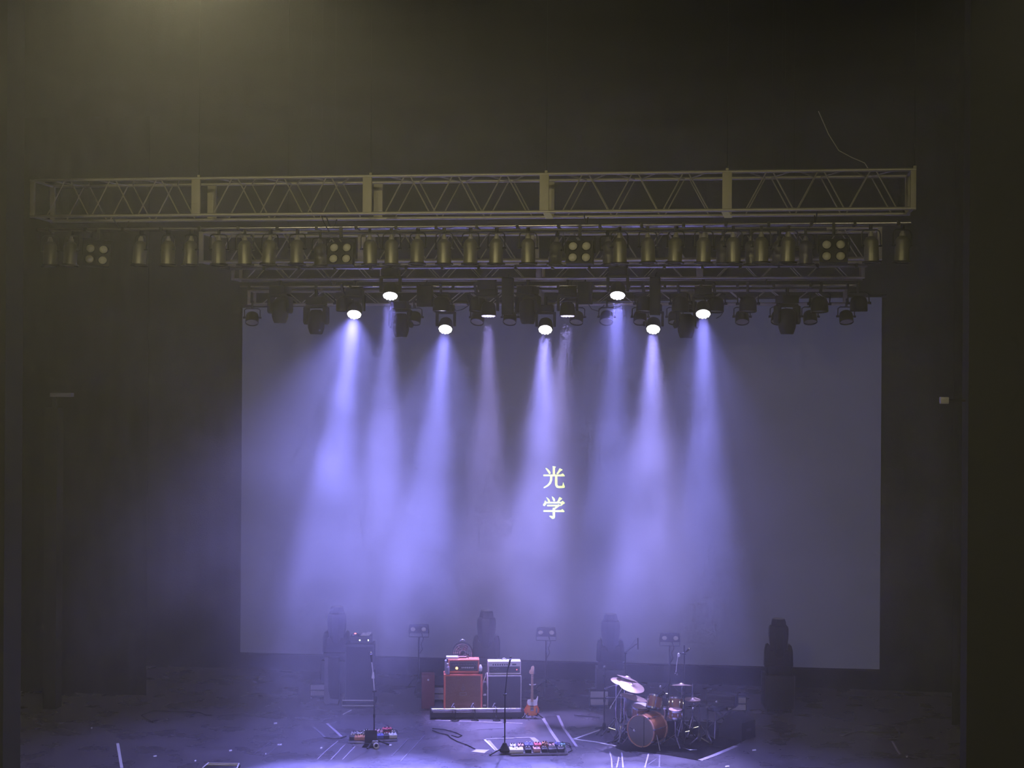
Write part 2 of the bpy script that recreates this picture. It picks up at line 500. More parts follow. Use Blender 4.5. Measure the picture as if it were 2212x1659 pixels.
# fourth truss
Y4 = 31.6
x4l = at(535, 650, Y4).x; x4r = at(1830, 650, Y4).x
Z4B = at(1250, 656, Y4).z; Z4T = at(1250, 641, Y4).z
truss('low dark truss running along the top edge of the screen', x4l, x4r, Y4, Z4B, 0.28, 0.4, 4, r=0.024, pw=0.11)

# hoist chains
def chain(x, y, z, lab, group):
    c = thing('hoist_chain', 'thin hoist chain ' + lab, 'chain', (x, y, z), group=group)
    MB().tube((0, 0, -0.01), (0, 0, 16.01 - z), 0.005, n=6).build('chain', 'black', c)
    MB().cbox((0, 0, 0.03), (0.05, 0.05, 0.06)).build('shackle', 'truss_plate', c, bevel=0.01)


for px, lab in [(430, 'first joint of the front truss'), (801, 'second joint of the front truss'), (1180, 'third joint of the front truss'), (1571, 'fourth joint of the front truss'), (1976, 'right end of the front truss')]:
    chain(at(px, 375, Y1).x, Y1, Z1T, 'rising above the ' + lab, 'hoist chains of the front truss')
for y, z, xa, xb, lab in ((Y2 + .75, Z2T, x2l, x2r, 'second'), (Y3 + .5, Z3T, x3l, x3r, 'third'), (Y4 + .4, Z4B + .28, x4l, x4r, 'fourth')):
    for k_, sd in ((.12, 'left part'), (.88, 'right part')):
        chain(xa + (xb - xa) * k_, y, z, 'holding the %s of the %s truss' % (sd, lab), 'hoist chains of the rear trusses')


def drop_arms(pipe, zt, ylo, yhi, xs):
    """short flat irons that hang a lamp pipe under its truss"""
    l = pipe.location
    for x in xs:
        MB().tube((x, ylo - l.y, 0), (x, yhi - l.y, zt - l.z), .011).build('drop_arm', 'lamp_black', pipe)


drop_arms(PIPE1, Z1B, Y1 + .35, Y1 + .0, (-6, -2.2, 2.2, 6)); drop_arms(PIPE1, Z1B, Y1 + .55, Y1 + .8, (-6, -2.2, 2.2, 6))
drop_arms(PIPE2, Z2B, Y2 + .6, Y2 + .75, (-4.5, 0.3, 4.5)); drop_arms(PIPE3, Z3B, Y3 + .25, Y3 + .0, (-4.2, .6, 4.4)); drop_arms(PIPE3, Z3B, Y3 + .37, Y3 + .5, (-4.2, .6, 4.4))
p = at(1800, 300, Y1 + .4)
tag(MB().path([at(1768, 240, Y1 + .4), at(1790, 290, Y1 + .4), at(1812, 325, Y1 + .4), at(1840, 340, Y1 + .4), at(1868, 352, Y1 + .4), at(1880, 372, Y1 + .4)], 0.008).build('hanging_cable', 'truss_metal'),
    'thin cable sagging down onto right end of the front truss', 'cable')


# ------------------------------------------------------------------ lamps of the front rows
def make_par(name):
    t = thing(name, 'x', 'stage lamp')
    MB().box((-0.022, -0.035, -0.06), (0.022, 0.035, 0.035)).build('clamp', 'lamp_black', t, bevel=0.006)
    pts = [(-0.155, 0, -0.34), (-0.155, 0, -0.14), (-0.14, 0, -0.09), (-0.10, 0, -0.065), (0.10, 0, -0.065), (0.14, 0, -0.09), (0.155, 0, -0.14), (0.155, 0, -0.34)]
    MB().path(pts, 0.011, n=6).build('yoke', 'lamp_black', t)
    MB().lathe([(0.04, -0.17), (0.075, -0.185), (0.105, -0.225), (0.118, -0.255), (0.12, -0.60), (0.112, -0.60), (0.11, -0.57), (0, -0.55)], 20).build('body', 'par_metal', t)
    MB().lathe([(0, -0.085), (0.026, -0.087), (0.03, -0.11), (0.045, -0.13), (0.05, -0.17), (0.0, -0.172)], 12).build('lamp_cap', 'truss_metal', t)
    rg = MB()
    rg.lathe([(0.121, -0.585), (0.155, -0.585), (0.158, -0.60), (0.155, -0.612), (0.118, -0.612), (0.121, -0.585)], 20)
    rg.build('colour_frame', 'lamp_black', t)
    for s in (-1, 1):
        MB().tube((s * 0.118, 0, -0.33), (s * 0.175, 0, -0.33), 0.016).build('knob', 'lamp_black', t)
    return t


PAR_X = [109, 155, 306, 364, 414, 473, 529, 585, 643, 799, 846, 903, 960, 1017, 1073, 1141, 1338, 1399, 1461, 1521, 1584, 1645, 1704, 1881, 1950]
par = make_par('par_can')
for i, px in enumerate(PAR_X):
    o = par if i == 0 else copy_tree(par)
    p = at(px, 490 - (px - 80) * 0.0063, Y1 + 0.45)
    o.location = (p.x, Y1 + 0.45, ZP1 - 0.035)
    o.rotation_euler = (random.uniform(-0.10, 0.02), random.uniform(-0.03, 0.03), random.uniform(-0.5, 0.5))
    tag(o, 'dark metal par can under the front pipe, ' + nth(i, len(PAR_X)), 'stage lamp', 'par cans on the front pipe')
PAR2_X = [692, 1204, 1312, 1562, 1622, 1683, 1740]
for i, px in enumerate(PAR2_X):
    o = copy_tree(par)
    p = at(px, 520, Y2 - 0.25)
    o.location = (p.x, Y2 - 0.25, at(1200, 503, Y2 - 0.25).z + 0.0)
    o.rotation_euler = (random.uniform(-0.12, 0.02), random.uniform(-0.04, 0.04), random.uniform(-0.9, 0.9))
    o.name = 'par_can'
    tag(o, 'par can of the second row showing between front cans, ' + nth(i, len(PAR2_X)), 'stage lamp', 'par cans of the second row')
zb2 = at(1200, 503, Y2 - .25).z + .03
LB = thing('lamp_bar', 'thin dark bar holding the second row of par cans', 'bar', (at(1215, 500, Y2).x, Y2 - .25, zb2))
hb = (at(1770, 500, Y2).x - at(660, 500, Y2).x) / 2
MB().tube((-hb, 0, 0), (hb, 0, 0), 0.024).build('tube', 'steel_dark', LB)
for x in (-hb * .9, 0, hb * .9):
    MB().tube((x, 0, 0), (x, .25, Z2T - zb2), .011).build('drop_arm', 'lamp_black', LB)


def make_blinder(name):
    t = thing(name, 'x', 'stage lamp')
    MB().box((-0.025, -0.035, -0.16), (0.025, 0.035, 0.035)).build('clamp', 'lamp_black', t, bevel=0.006)
    MB().path([(-0.25, 0, -0.44), (-0.25, 0, -0.16), (0.25, 0, -0.16), (0.25, 0, -0.44)], 0.013).build('yoke', 'lamp_black', t)
    M = Matrix.Translation((0, 0, -0.43)) @ Matrix.Rotation(rad(-12), 4, 'X')
    MB().cbox((0, 0.02, 0), (0.46, 0.16, 0.40), M).build('housing', 'black', t, bevel=0.015)
    for sx in (-1, 1):
        for sz in (-1, 1):
            MM = M @ Matrix.Translation((sx * 0.112, -0.06, sz * 0.098)) @ Matrix.Rotation(PI / 2, 4, 'X')
            ring = MB().lathe([(0.072, -0.01), (0.085, -0.01), (0.085, 0.018), (0.078, 0.03), (0.072, 0.018)], 18, MM).build('lamp_bezel', 'lamp_black', t)
            MB().lathe([(0.072, 0.0), (0.055, 0.022), (0.03, 0.034), (0, 0.038)], 18, MM).build('lamp_lens', 'blinder_lamp', ring)
    return t


bl4 = make_blinder('four_lamp_blinder')
for i, (px, dy, rz) in enumerate([(213, 0, .35), (737, 0, 0), (1253, 0, -.02), (1801, 0, -.05)]):
    o = bl4 if i == 0 else copy_tree(bl4)
    p = at(px, 490, Y1 + 0.35)
    o.location = (p.x, Y1 + 0.35, ZP1 - 0.03)
    o.rotation_euler = (0, rad(4) if i == 0 else 0, rz)
    tag(o, 'square black blinder with four round lamps on the front pipe, ' + nth(i, 4), 'stage lamp', 'four-lamp blinders on the front pipe')

# two pale gaffer-taped cards on the truss
for px, py, lab in ((1184, 466, 'small pale card tied under the third joint of the front truss'), (1570, 464, 'small pale card tied under the fourth joint of the front truss')):
    p = at(px, py, Y1 - 0.06)
    tag(MB().prism([(-0.09, 0.05), (0.03, 0.05), (0.09, -0.05), (-0.04, -0.05)], 0, 0.012).build('tag_card', 'strobe_panel', loc=p), lab, 'card')


# ------------------------------------------------------------------ wash lights with beams
def make_wash_meshes():
    d = {}
    d['base'] = MB().cbox((0, 0, -0.07), (0.34, 0.26, 0.14)).mesh('base', 'black', bevel=0.02)
    y = MB()
    for s in (-1, 1):
        y.cbox((s * 0.185, 0, -0.30), (0.05, 0.12, 0.30))
    y.cbox((0, 0, -0.165), (0.42, 0.14, 0.05))
    d['yoke'] = y.mesh('yoke', 'black', bevel=0.015)
    # head: axis along -z, face at z = -0.12
    d['head'] = MB().lathe([(0, 0.15), (0.09, 0.145), (0.13, 0.10), (0.145, 0.03), (0.152, -0.05), (0.155, -0.12), (0.140, -0.125), (0.138, -0.10), (0, -0.10)], 22).mesh('head', 'lamp_black')
    le = MB()
    spots = [(0, 0)] + [(0.058 * math.cos(a), 0.058 * math.sin(a)) for a in [k * PI / 3 for k in range(6)]] + [(0.112 * math.cos(a), 0.112 * math.sin(a)) for a in [k * PI / 6 + .1 for k in range(12)]]
    for x, yy in spots:
        le.lathe([(0.026, -0.10), (0.027, -0.122), (0.018, -0.138), (0, -0.143)], 10, Matrix.Translation((x, yy, 0)))
    d['white'] = le.mesh('led_array', 'led_white')
    d['lilac'] = le.mesh('led_array', 'led_lilac')
    return d


WM = make_wash_meshes()
# photo position, plane, horizontal aim at the floor (photo x at y 1400 and the plane it is on), energy
BEAMS = [
    (765, 680, 30.1, 650, 24.4, 1.4, 'white', 17, 'lit wash light with a white beam, leftmost of the lit ones'),
    (843, 640, 28.93, 785, 24.2, 1.2, 'white', 16, 'lit wash light with a white beam, second lit one from left'),
    (962, 712, 31.5, 870, 25.0, 1.2, 'white', 16, 'lit wash light hanging low over the two amplifiers'),
    (1055, 683, 30.15, 1050, 29.5, 0.52, 'lilac', 20, 'wash light with a dim violet beam straight down, left of the two'),
    (1178, 713, 31.5, 1140, 25.0, 1.2, 'white', 16, 'lit wash light hanging low directly above the yellow characters'),
    (1226, 683, 30.15, 1226, 29.8, 0.20, 'lilac', 13, 'wash light with a dim violet beam straight down, right of the two'),
    (1334, 639, 28.93, 1305, 24.2, 1.05, 'white', 16, 'lit wash light high above the mic stand left of the drums'),
    (1411, 712, 31.5, 1368, 25.0, 1.05, 'white', 16, 'lit wash light hanging low above the drum kit'),
    (1519, 679, 30.1, 1535, 24.4, 1.0, 'white', 17, 'lit wash light with a white beam, rightmost of the lit ones'),
]
EBEAM = 27000.0
# extra spots added at some heads to fill haze and light the gear: energy, cone, colour, photo place on the floor it is turned to
WHITE = (0.42, 0.36, 1.0)
ADDED_FILL = {765: (4800, 84, BEAM, None), 843: (5000, 20, WHITE, (800, 1607)), 962: (3800, 60, BEAM, None), 1178: (8000, 27, WHITE, (1150, 1628)),
         1226: (12500, 21, WHITE, (1095, 1550)), 1411: (14000, 26, WHITE, (1410, 1600)), 1334: (2600, 66, BEAM, None), 1519: (2600, 60, BEAM, None)}
for px, py, Y, tx, ty, e, kind, size, lab in BEAMS:
    face = at(px, py, Y)
    aim = V((at(tx, 1400, ty).x, ty, 0.0))
    d = (aim - face).normalized()
    hc = face - d * 0.13          # head centre (pivot)
    root = thing('wash_light', lab, 'stage lamp', (hc.x, hc.y, hc.z + 0.42), group='lit wash lights of the beams')
    put('base', WM['base'], root)
    put('yoke', WM['yoke'], root)
    q = (-d).to_track_quat('Z', 'Y').to_euler()
    hd = put('head', WM['head'], root, (0, 0, -0.42), q)
    put('led_array', WM[kind], hd)
    MB().tube((0, 0, -0.01), (0, 0, 0.17), 0.03).build('clamp', 'lamp_black', root)
    sp = spot(V((0, 0, -0.42)) + d * 0.20, V((0, 0, -0.42)) + d * 5, EBEAM * e, BEAM if kind == 'white' else (0.41, 0.34, 1.0), size, 0.85, 0.12)
    sp.parent = root
    if px in ADDED_FILL:     # added fill spot beside the beam's own lamp
        se, ss, sc_, fl = ADDED_FILL[px]
        dd = (flr(*fl, .4) - hc).normalized() if fl else d
        sp = spot(V((0, 0, -0.42)) + d * 0.22, V((0, 0, -0.42)) + d * 0.22 + dd * 5, se, sc_, ss, 1.0, 0.12); sp.parent = root


# ------------------------------------------------------------------ unlit lamps hanging in front of the screen
def make_led_par(name):
    t = thing(name, 'x', 'stage lamp')
    MB().box((-0.02, -0.03, -0.05), (0.02, 0.03, 0.12)).build('clamp', 'black', t, bevel=0.005)
    MB().path([(-0.165, 0, -0.24), (-0.165, 0, -0.08), (-0.12, 0, -0.05), (0.12, 0, -0.05), (0.165, 0, -0.08), (0.165, 0, -0.24)], 0.012).build('yoke', 'black', t)
    M = Matrix.Translation((0, 0, -0.24)) @ Matrix.Rotation(rad(-28), 4, 'X')
    MB().lathe([(0, 0.12), (0.07, 0.115), (0.12, 0.08), (0.14, 0.02), (0.142, -0.13), (0.130, -0.135), (0.128, -0.11), (0, -0.105)], 18, M).build('body', 'lamp_black', t)
    MB().lathe([(0.128, -0.112), (0.06, -0.118), (0, -0.12)], 18, M).build('lens', 'lens_glass', t)
    for s in (-1, 1):
        MB().tube((s * 0.14, 0, -0.24), (s * 0.195, 0, -0.24), 0.02, 0.024).build('knob', 'black', t)
    return t


lp = make_led_par('led_par')
A_X = [545, 895, 1033, 1102, 1246, 1311, 1383, 1458, 1603, 1681, 1750, 1828]
for i, px in enumerate(A_X):
    o = lp if i == 0 else copy_tree(lp)
    p = at(px, 685 - (px - 1100) * .002, Y4)
    o.location = p + V((0, 0, 0.24)); o.rotation_euler = (random.uniform(-.1, .1), 0, random.uniform(-.25, .25))
    tag(o, 'unlit round lamp dangling before top edge of screen, ' + nth(i, len(A_X)), 'stage lamp', 'unlit lamps before the top of the screen')
B_X = [740, 952, 1028, 1390, 1466, 1543, 1615, 1773, 1853]
for i, px in enumerate(B_X):
    o = copy_tree(lp); o.name = 'led_par'
    p = at(px, 648, Y3 + 0.27)
    o.location = (p.x, p.y, p.z + 0.20); o.rotation_euler = (random.uniform(.35, .6), 0, random.uniform(-.3, .3)); o.scale = (1.2, 1.2, 1.2)
    tag(o, 'unlit round lamp under the third truss, upper row, ' + nth(i, len(B_X)), 'stage lamp', 'unlit lamps under the third truss')


def make_moving_head(name):
    """Hanging moving head, pointing down; origin at the clamp."""
    t = thing(name, 'x', 'moving light')
    MB().cbox((0, 0, -0.07), (0.36, 0.30, 0.16)).build('base', 'black', t, bevel=0.025)
    MB().tube((0, 0, -0.02), (0, 0, 0.16), 0.035).build('clamp', 'lamp_black', t)
    y = MB()
    for s in (-1, 1):
        y.prism([(s * 0.17, -0.16), (s * 0.25, -0.20), (s * 0.255, -0.50), (s * 0.225, -0.55), (s * 0.185, -0.50)], -0.09, 0.09)
    y.cbox((0, 0, -0.185), (0.40, 0.18, 0.06))
    y.build('yoke', 'black', t, bevel=0.012)
    MB().lathe([(0, -0.24), (0.10, -0.25), (0.165, -0.32), (0.175, -0.42), (0.17, -0.60), (0.14, -0.70), (0.12, -0.74), (0.105, -0.74), (0.1, -0.72), (0, -0.72)], 20, None, 1.0, 0.95).build('head', 'black', t)
    MB().lathe([(0.10, -0.725), (0.05, -0.74), (0, -0.745)], 16).build('lens', 'lens_glass', t)
    return t


mh = make_moving_head('moving_head')
MH = [(605, 698, 30.17, 'leftmost of them, hanging at the screen\'s upper left corner'), (683, 722, 30.17, 'second from left, before the screen'),
      (866, 728, 31.6, 'half hidden behind the second lit beam'), (1140, 700, 30.17, 'just left of the beam above the yellow characters'),
      (1482, 730, 31.6, 'beside the rightmost lit wash light'), (1700, 722, 30.17, 'large, near right side of the screen')]
for i, (px, py, Y, lab) in enumerate(MH):
    o = mh if i == 0 else copy_tree(mh)
    o.location = at(px, py, Y) + V((0, 0, 0.74)); o.rotation_euler = (0, 0, random.uniform(-.5, .5))
    tag(o, 'unlit hanging moving head, ' + lab, 'moving light', 'unlit moving heads over the stage')
# dark power boxes on the trusses
for px, py, w, h, Y, lab in ((918, 640, .30, .42, 30.05, 'black power box hanging between two left lit wash lights'), (1264, 633, .28, .44, 30.05, 'black power box hanging left of the high lit wash light'),
                             (1097, 640, .22, .72, 29.8, 'tall black power box near the middle of the third truss'), (1415, 640, .20, .74, 29.8, 'tall black power box above the drum kit wash light'),
                             (1052, 612, .36, .26, 30.05, 'wide black power box above the left dim violet beam')):
    p = at(px, py, Y)
    t = thing('power_box', lab, 'power box', p, group='power boxes on the trusses')
    MB().cbox((0, 0, 0), (w, 0.2, h)).build('casing', 'black', t, bevel=0.015)
    MB().cbox((0, -0.105, -h * .2), (w * .6, 0.01, h * .25)).build('socket_panel', 'lamp_black', t)
    MB().path([(0, 0, h / 2), (0, 0.02, h / 2 + .04), (0.03, 0.05, h / 2 + .10)], 0.012).build('hook', 'lamp_black', t)
# cables drooping off the trusses
cab = [([(1270, 655), (1278, 668), (1292, 672), (1303, 662), (1307, 655)], 31.6, 'thin black cable loop hanging off fourth truss near the middle'),
       ([(1560, 655), (1563, 672), (1556, 683), (1547, 688)], 31.6, 'thin black cable hanging right of the rightmost lit wash light'),
       ([(975, 655), (985, 672), (1000, 668), (1020, 655)], 31.6, 'thin black cable loop hanging right of the low left wash light'),
       ([(694, 463), (699, 480), (711, 500)], 25.4, 'short black cable hanging off the front truss left of a blinder')]
for pts, Y, lab in cab:
    tag(MB().path([at(x, y, Y) for x, y in pts], 0.009).build('hanging_cable', 'black'), lab, 'cable', 'cables hanging off the trusses')


# ------------------------------------------------------------------ lamps standing at the back of the stage
def make_floor_head(name):
    t = thing(name, 'x', 'moving light')
    b = MB().box((-0.25, -0.22, 0.74), (0.25, 0.22, 0.90)).build('base', 'black', t, bevel=0.03)
    MB().box((-0.16, -0.225, 0.78), (0.10, -0.218, 0.86)).build('display', 'lamp_black', b)
    y = MB()
    for s in (-1, 1):
        y.prism([(s * 0.175, 0.88), (s * 0.285, 0.88), (s * 0.275, 1.18), (s * 0.25, 1.30), (s * 0.20, 1.33), (s * 0.165, 1.28)], -0.11, 0.11)
    y.cbox((0, 0, 1.04), (0.42, 0.22, 0.32))
    y.build('yoke', 'black', t, bevel=0.02)
    M = Matrix.Translation((0, 0, 1.22))
    MB().lathe([(0, -0.18), (0.10, -0.17), (0.15, -0.10), (0.17, 0.02), (0.19, 0.14), (0.205, 0.26), (0.205, 0.42), (0.185, 0.47), (0.155, 0.48), (0.15, 0.55), (0.125, 0.61), (0, 0.61)], 8, M @ Matrix.Rotation(PI / 8, 4, 'Z')).build('head', 'black', t, bevel=0.012)
    MB().lathe([(0.12, 0.612), (0.06, 0.625), (0, 0.63)], 14, M).build('lens', 'lens_glass', t)
    return t


def make_case(name):
    t = thing(name, 'x', 'flight case')
    MB().box((-0.29, -0.27, 0.06), (0.29, 0.27, 0.735)).build('body', 'case_black', t, bevel=0.01)
    e = MB()
    for sx in (-1, 1):
        for sy in (-1, 1):
            e.box((sx * 0.29 - 0.012, sy * 0.27 - 0.012, 0.06), (sx * 0.29 + 0.012, sy * 0.27 + 0.012, 0.735))
    e.build('edge_profile', 'steel_dark', t)
    for sx in (-1, 1):
        for sy in (-1, 1):
            MB().tube((sx * 0.22 - .015, sy * 0.2, 0.03), (sx * 0.22 + .015, sy * 0.2, 0.03), 0.03, n=12).build('caster', 'black', t)
    MB().path([(-0.08, -0.285, 0.40), (-0.08, -0.31, 0.42), (0.08, -0.31, 0.42), (0.08, -0.285, 0.40)], 0.01).build('handle', 'steel_dark', t)
    return t


fh = make_floor_head('floor_moving_head'); fc = make_case('flight_case')
FH = [(727, 'in the haze behind the tall bass cabinet'), (1050, 'behind the two amplifiers'), (1318, 'behind the drum kit'), (1681, 'standing alone at the right of the drum kit')]
for i, (px, lab) in enumerate(FH):
    p = at(px, 1480, 31.3); p.z = 0
    c = fc if i == 0 else copy_tree(fc); c.location = p; c.rotation_euler = (0, 0, rad(6))
    tag(c, 'black flight case under the moving head ' + lab, 'flight case', 'flight cases along the back')
    o = fh if i == 0 else copy_tree(fh); o.location = p; o.rotation_euler = (0, 0, rad(4 + i))
    tag(o, 'big dark moving head silhouette ' + lab, 'moving light', 'moving heads standing along the back')


def make_two_lamp(name):
    t = thing(name, 'x', 'stage lamp')
    MB().tube((0, 0, 0.30), (0, 0, 1.30), 0.018).build('pole', 'black', t)
    for k in range(3):
        a = k * 2 * PI / 3 + .4
        MB().tube((0, 0, 0.42), (math.cos(a) * 0.36, math.sin(a) * 0.36, 0.012), 0.012).build('leg', 'black', t)
    MB().path([(-0.205, 0, 1.50), (-0.205, 0, 1.30), (0.205, 0, 1.30), (0.205, 0, 1.50)], 0.011).build('yoke', 'black', t)
    M = Matrix.Translation((0, 0, 1.50)) @ Matrix.Rotation(rad(-4), 4, 'X')
    MB().prism([(-0.215, -0.10), (0.215, -0.10), (0.195, 0.10), (-0.195, 0.10)], -0.09, 0.09, M).build('housing', 'black', t, bevel=0.01)
    for s in (-1, 1):
        MM = M @ Matrix.Translation((s * 0.115, -0.09, -0.005)) @ Matrix.Rotation(PI / 2, 4, 'X')
        b = MB().lathe([(0.052, 0), (0.06, 0), (0.06, 0.012), (0.052, 0.016)], 16, MM).build('lamp_bezel', 'lamp_black', t)
        MB().lathe([(0.052, 0.002), (0.03, 0.014), (0, 0.018)], 16, MM).build('lamp_lens', 'blinder_lamp', b)
    MB().path([(0.04, 0.05, 1.42), (0.09, 0.04, 1.25), (0.05, 0.03, 1.12), (0.07, 0.02, 1.0), (0.02, 0.0, 0.9)], 0.012).build('cable', 'black', t)
    return t


tl2 = make_two_lamp('two_lamp_floodlight')
for i, (px, py, lab) in enumerate([(905, 1358, 'left of the amplifiers'), (1180, 1365, 'above the leaning guitar'), (1447, 1377, 'behind the drum kit')]):
    o = tl2 if i == 0 else copy_tree(tl2)
    p = at(px, py, 31.9); dz = p.z - 1.50
    o.location = (p.x, 31.9, 0); o.scale = (1, 1, p.z / 1.50); o.rotation_euler = (0, 0, rad(5))
    tag(o, 'small two-lamp floodlight on a stand before the screen, ' + lab, 'stage lamp', 'two-lamp floodlights along the back')


def make_strobe(name):
    t = thing(name, 'x', 'stage lamp')
    MB().box((-0.19, -0.05, 0.03), (0.19, 0.12, 0.30)).build('housing', 'black', t, bevel=0.01)
    for z0, z1 in ((0.18, 0.285), (0.055, 0.155)):
        MB().box((-0.175, -0.062, z0), (0.175, -0.048, z1)).build('lamp_panel', 'strobe_panel', t, bevel=0.006)
    for s in (-1, 1):
        MB().box((s * 0.15 - .02, -0.08, 0.0), (s * 0.15 + .02, 0.14, 0.03)).build('foot', 'black', t)
    return t


sb = make_strobe('floor_strobe')
for i, (px, py, lab) in enumerate([(690, 1490, 'in the haze left of the bass cabinet'), (943, 1497, 'peeking out left of the orange cabinet'), (1294, 1507, 'left of the drum kit'), (1591, 1519, 'right of the drum kit')]):
    o = sb if i == 0 else copy_tree(sb)
    p = at(px, py, 30.9); o.location = (p.x, 30.9, 0); o.rotation_euler = (0, 0, rad(9))
    o.scale = (1, 1, max(.9, p.z / .17))
    tag(o, 'pale two-panel strobe light standing on the floor ' + lab, 'stage lamp', 'floor strobes along the back')

# ------------------------------------------------------------------ bass rig in the haze at the left
p = at(776, 1500, 30.1)
bx = V((p.x, 30.1, 0))
dl = thing('wheeled_dolly', 'low black dolly with two pale bars under the tall bass cabinet', 'dolly', bx, rad(9))
MB().box((-0.33, -0.02, 0.05), (0.33, 0.46, 0.13)).build('deck', 'case_black', dl, bevel=0.01)
for z in (0.03, 0.135):
    MB().tube((-0.34, -0.035, z + .01), (0.30, -0.035, z + .01), 0.016).build('bar', 'strobe_panel', dl)
for sx in (-1, 1):
    for yy in (0.05, 0.40):
        MB().tube((sx * .27 - .015, yy, 0.026), (sx * .27 + .015, yy, 0.026), 0.026, n=12).build('caster', 'black', dl)
t = thing('bass_cabinet', 'tall dark bass speaker cabinet half lost in haze at the left', 'speaker cabinet', bx + V((0, 0, 0.13)), rad(9))
MB().box((-0.29, 0, 0), (0.29, 0.42, 1.13)).build('body', 'case_black', t, bevel=0.012)
MB().box((-0.265, -0.012, 0.03), (0.265, 0.004, 1.08)).build('grille', 'black_grille', t)
e = MB()
for a, b in (((-.29, -.012, 0), (-.268, 0, 1.13)), ((.268, -.012, 0), (.29, 0, 1.13)), ((-.29, -.012, 1.09), (.29, 0, 1.13))):
    e.box(a, b)
e.build('edge_trim', 'steel_dark', t)
for s in (-1, 1):
    MB().box((s * .297 - .01, .15, .6), (s * .297 + .01, .27, .72)).build('side_handle', 'steel_dark', t)
t = thing('bass_amplifier', 'bass amplifier head with two pale pilot lights on the tall cabinet', 'amplifier', bx + V((0.02, 0.02, 1.26)), rad(9))
MB().box((-0.22, 0, 0.01), (0.22, 0.33, 0.16)).build('body', 'case_black', t, bevel=0.01)
MB().box((-0.20, -0.008, 0.03), (0.20, 0.002, 0.14)).build('front_panel', 'panel_dark', t)
for x in (-0.02, 0.15):
    MB().lathe([(0.014, 0), (0.014, .006), (0, .012)], 10, Matrix.Translation((x, -.008, .085)) @ Matrix.Rotation(PI / 2, 4, 'X')).build('pilot_light', 'led_pale', t)
for k in range(6):
    MB().tube((-.17 + k * .05, -.025, .055), (-.17 + k * .05, -.006, .055), .012).build('knob', 'steel_dark', t)
q = bx + V((0.02, 0.02, 1.42))
tag(MB().prism([(-0.02, 0.0), (.16, 0), (.20, .055), (.13, .06), (.08, .035), (0.03, .05)], 0.05, 0.22).build('crumpled_towel', 'white_plastic', loc=q, rot=(0, 0, rad(9)), bevel=.01),
    'small crumpled pale towel on top of the bass amplifier', 'towel')
t = thing('tuner_unit', 'small unit with a glowing red light on bass amplifier', 'tuner', q + V((-0.12, 0.02, 0)), rad(9))
MB().box((-0.06, 0, 0), (0.06, 0.1, 0.04)).build('body', 'pedal_black', t, bevel=.005)
MB().lathe([(0.02, 0), (0.02, .01), (0, .022)], 10, Matrix.Translation((0, .03, .04))).build('red_light', 'led_red', t)
# pale cloth-covered box beside the bass rig
p = at(716, 1510, 30.2)
t = thing('draped_box', 'pale cloth hanging over a low box left of the bass cabinet', 'box', (p.x, 30.2, 0), rad(8))
MB().box((-0.14, 0, 0), (0.14, 0.25, 0.95)).build('box', 'case_black', t, bevel=.01)
MB().prism([(-.15, .06), (-.10, .02), (.02, .05), (.13, .03), (.15, .12), (-.02, .14), (-.06, .3), (-.07, .97), (-.14, .97)], -0.02, 0.0).build('cloth', 'tape_faint', t)
tag(MB().tube(flr(741, 1543, .012), flr(759, 1534, .012), 0.008).build('drum_stick', 'white_plastic'), 'pale stick lying on the floor before the bass cabinet', 'stick')

# ------------------------------------------------------------------ guitar amplifiers on the riser
RZ = rad(12)
pa = flr(1033, 1552)
SC = 1 / 112.0
ROOT = Matrix.Translation(pa) @ Matrix.Rotation(RZ, 4, 'Z')


def amp_pos(px, y, z):
    return ROOT @ V(((px - 1033) * SC, y, z))


t = thing('amp_riser', 'low dark riser with a shiny bar under both guitar amplifiers', 'riser', pa, RZ)
MB().box((-0.93, -0.02, 0.02), (0.90, 0.55, 0.13)).build('deck', 'case_black', t, bevel=0.012)
MB().tube((-0.91, -0.05, 0.185), (0.83, -0.05, 0.185), 0.028, n=10).build('front_bar', 'chrome', t)
MB().box((-0.88, -0.045, 0.125), (0.84, -0.02, 0.150)).build('edge_strip', 'pipe_metal', t)
for x in (-0.90, -0.4, 0.1, 0.6, 0.86):
    MB().box((x - .02, -0.03, 0.12), (x + .02, 0.02, 0.2)).build('bar_bracket', 'steel_dark', t)
for x in (-0.85, 0, 0.82):
    MB().box((x - .04, 0.02, 0), (x + .04, 0.5, 0.025)).build('foot', 'black', t)


def framed_cab(name, label, x0, x1, z0, z1, depth, shell, grille, edge, cat='speaker cabinet', fr=0.03, y=0.02):
    w = (x1 - x0) * SC; cx_ = ((x0 + x1) / 2 - 1033) * SC; h = z1 - z0
    t = thing(name, label, cat, ROOT @ V((cx_, y, z0)), RZ)
    MB().box((-w / 2, 0.03, 0), (w / 2, depth, h)).build('body', shell, t, bevel=0.012)
    f = MB()
    f.box((-w / 2, 0, 0), (-w / 2 + fr, 0.035, h)).box((w / 2 - fr, 0, 0), (w / 2, 0.035, h))
    f.box((-w / 2 + fr, 0, 0), (w / 2 - fr, 0.035, fr)).box((-w / 2 + fr, 0, h - fr), (w / 2 - fr, 0.035, h))
    f.build('front_frame', edge, t, bevel=0.004)
    MB().box((-w / 2 + fr, 0.012, fr), (w / 2 - fr, 0.03, h - fr)).build('grille', grille, t)
    for s in (-1, 1):
        MB().box((s * w / 2 - .006, depth * .45, h * .55), (s * w / 2 + .006, depth * .75, h * .66)).build('side_handle', 'black', t)
    for s in (-1, 1):
        for yy in (.06, depth - .06):
            MB().tube((s * (w / 2 - .06), yy, -.02), (s * (w / 2 - .06), yy, .003), .02).build('foot', 'black', t)
    return t, w, h


t, w, h = framed_cab('guitar_cabinet', 'orange-red speaker cabinet with brown grille and crest plate', 958, 1042, 0.15, 0.855, 0.37, 'orange_tolex', 'orange_grille', 'orange_tolex', fr=0.035)
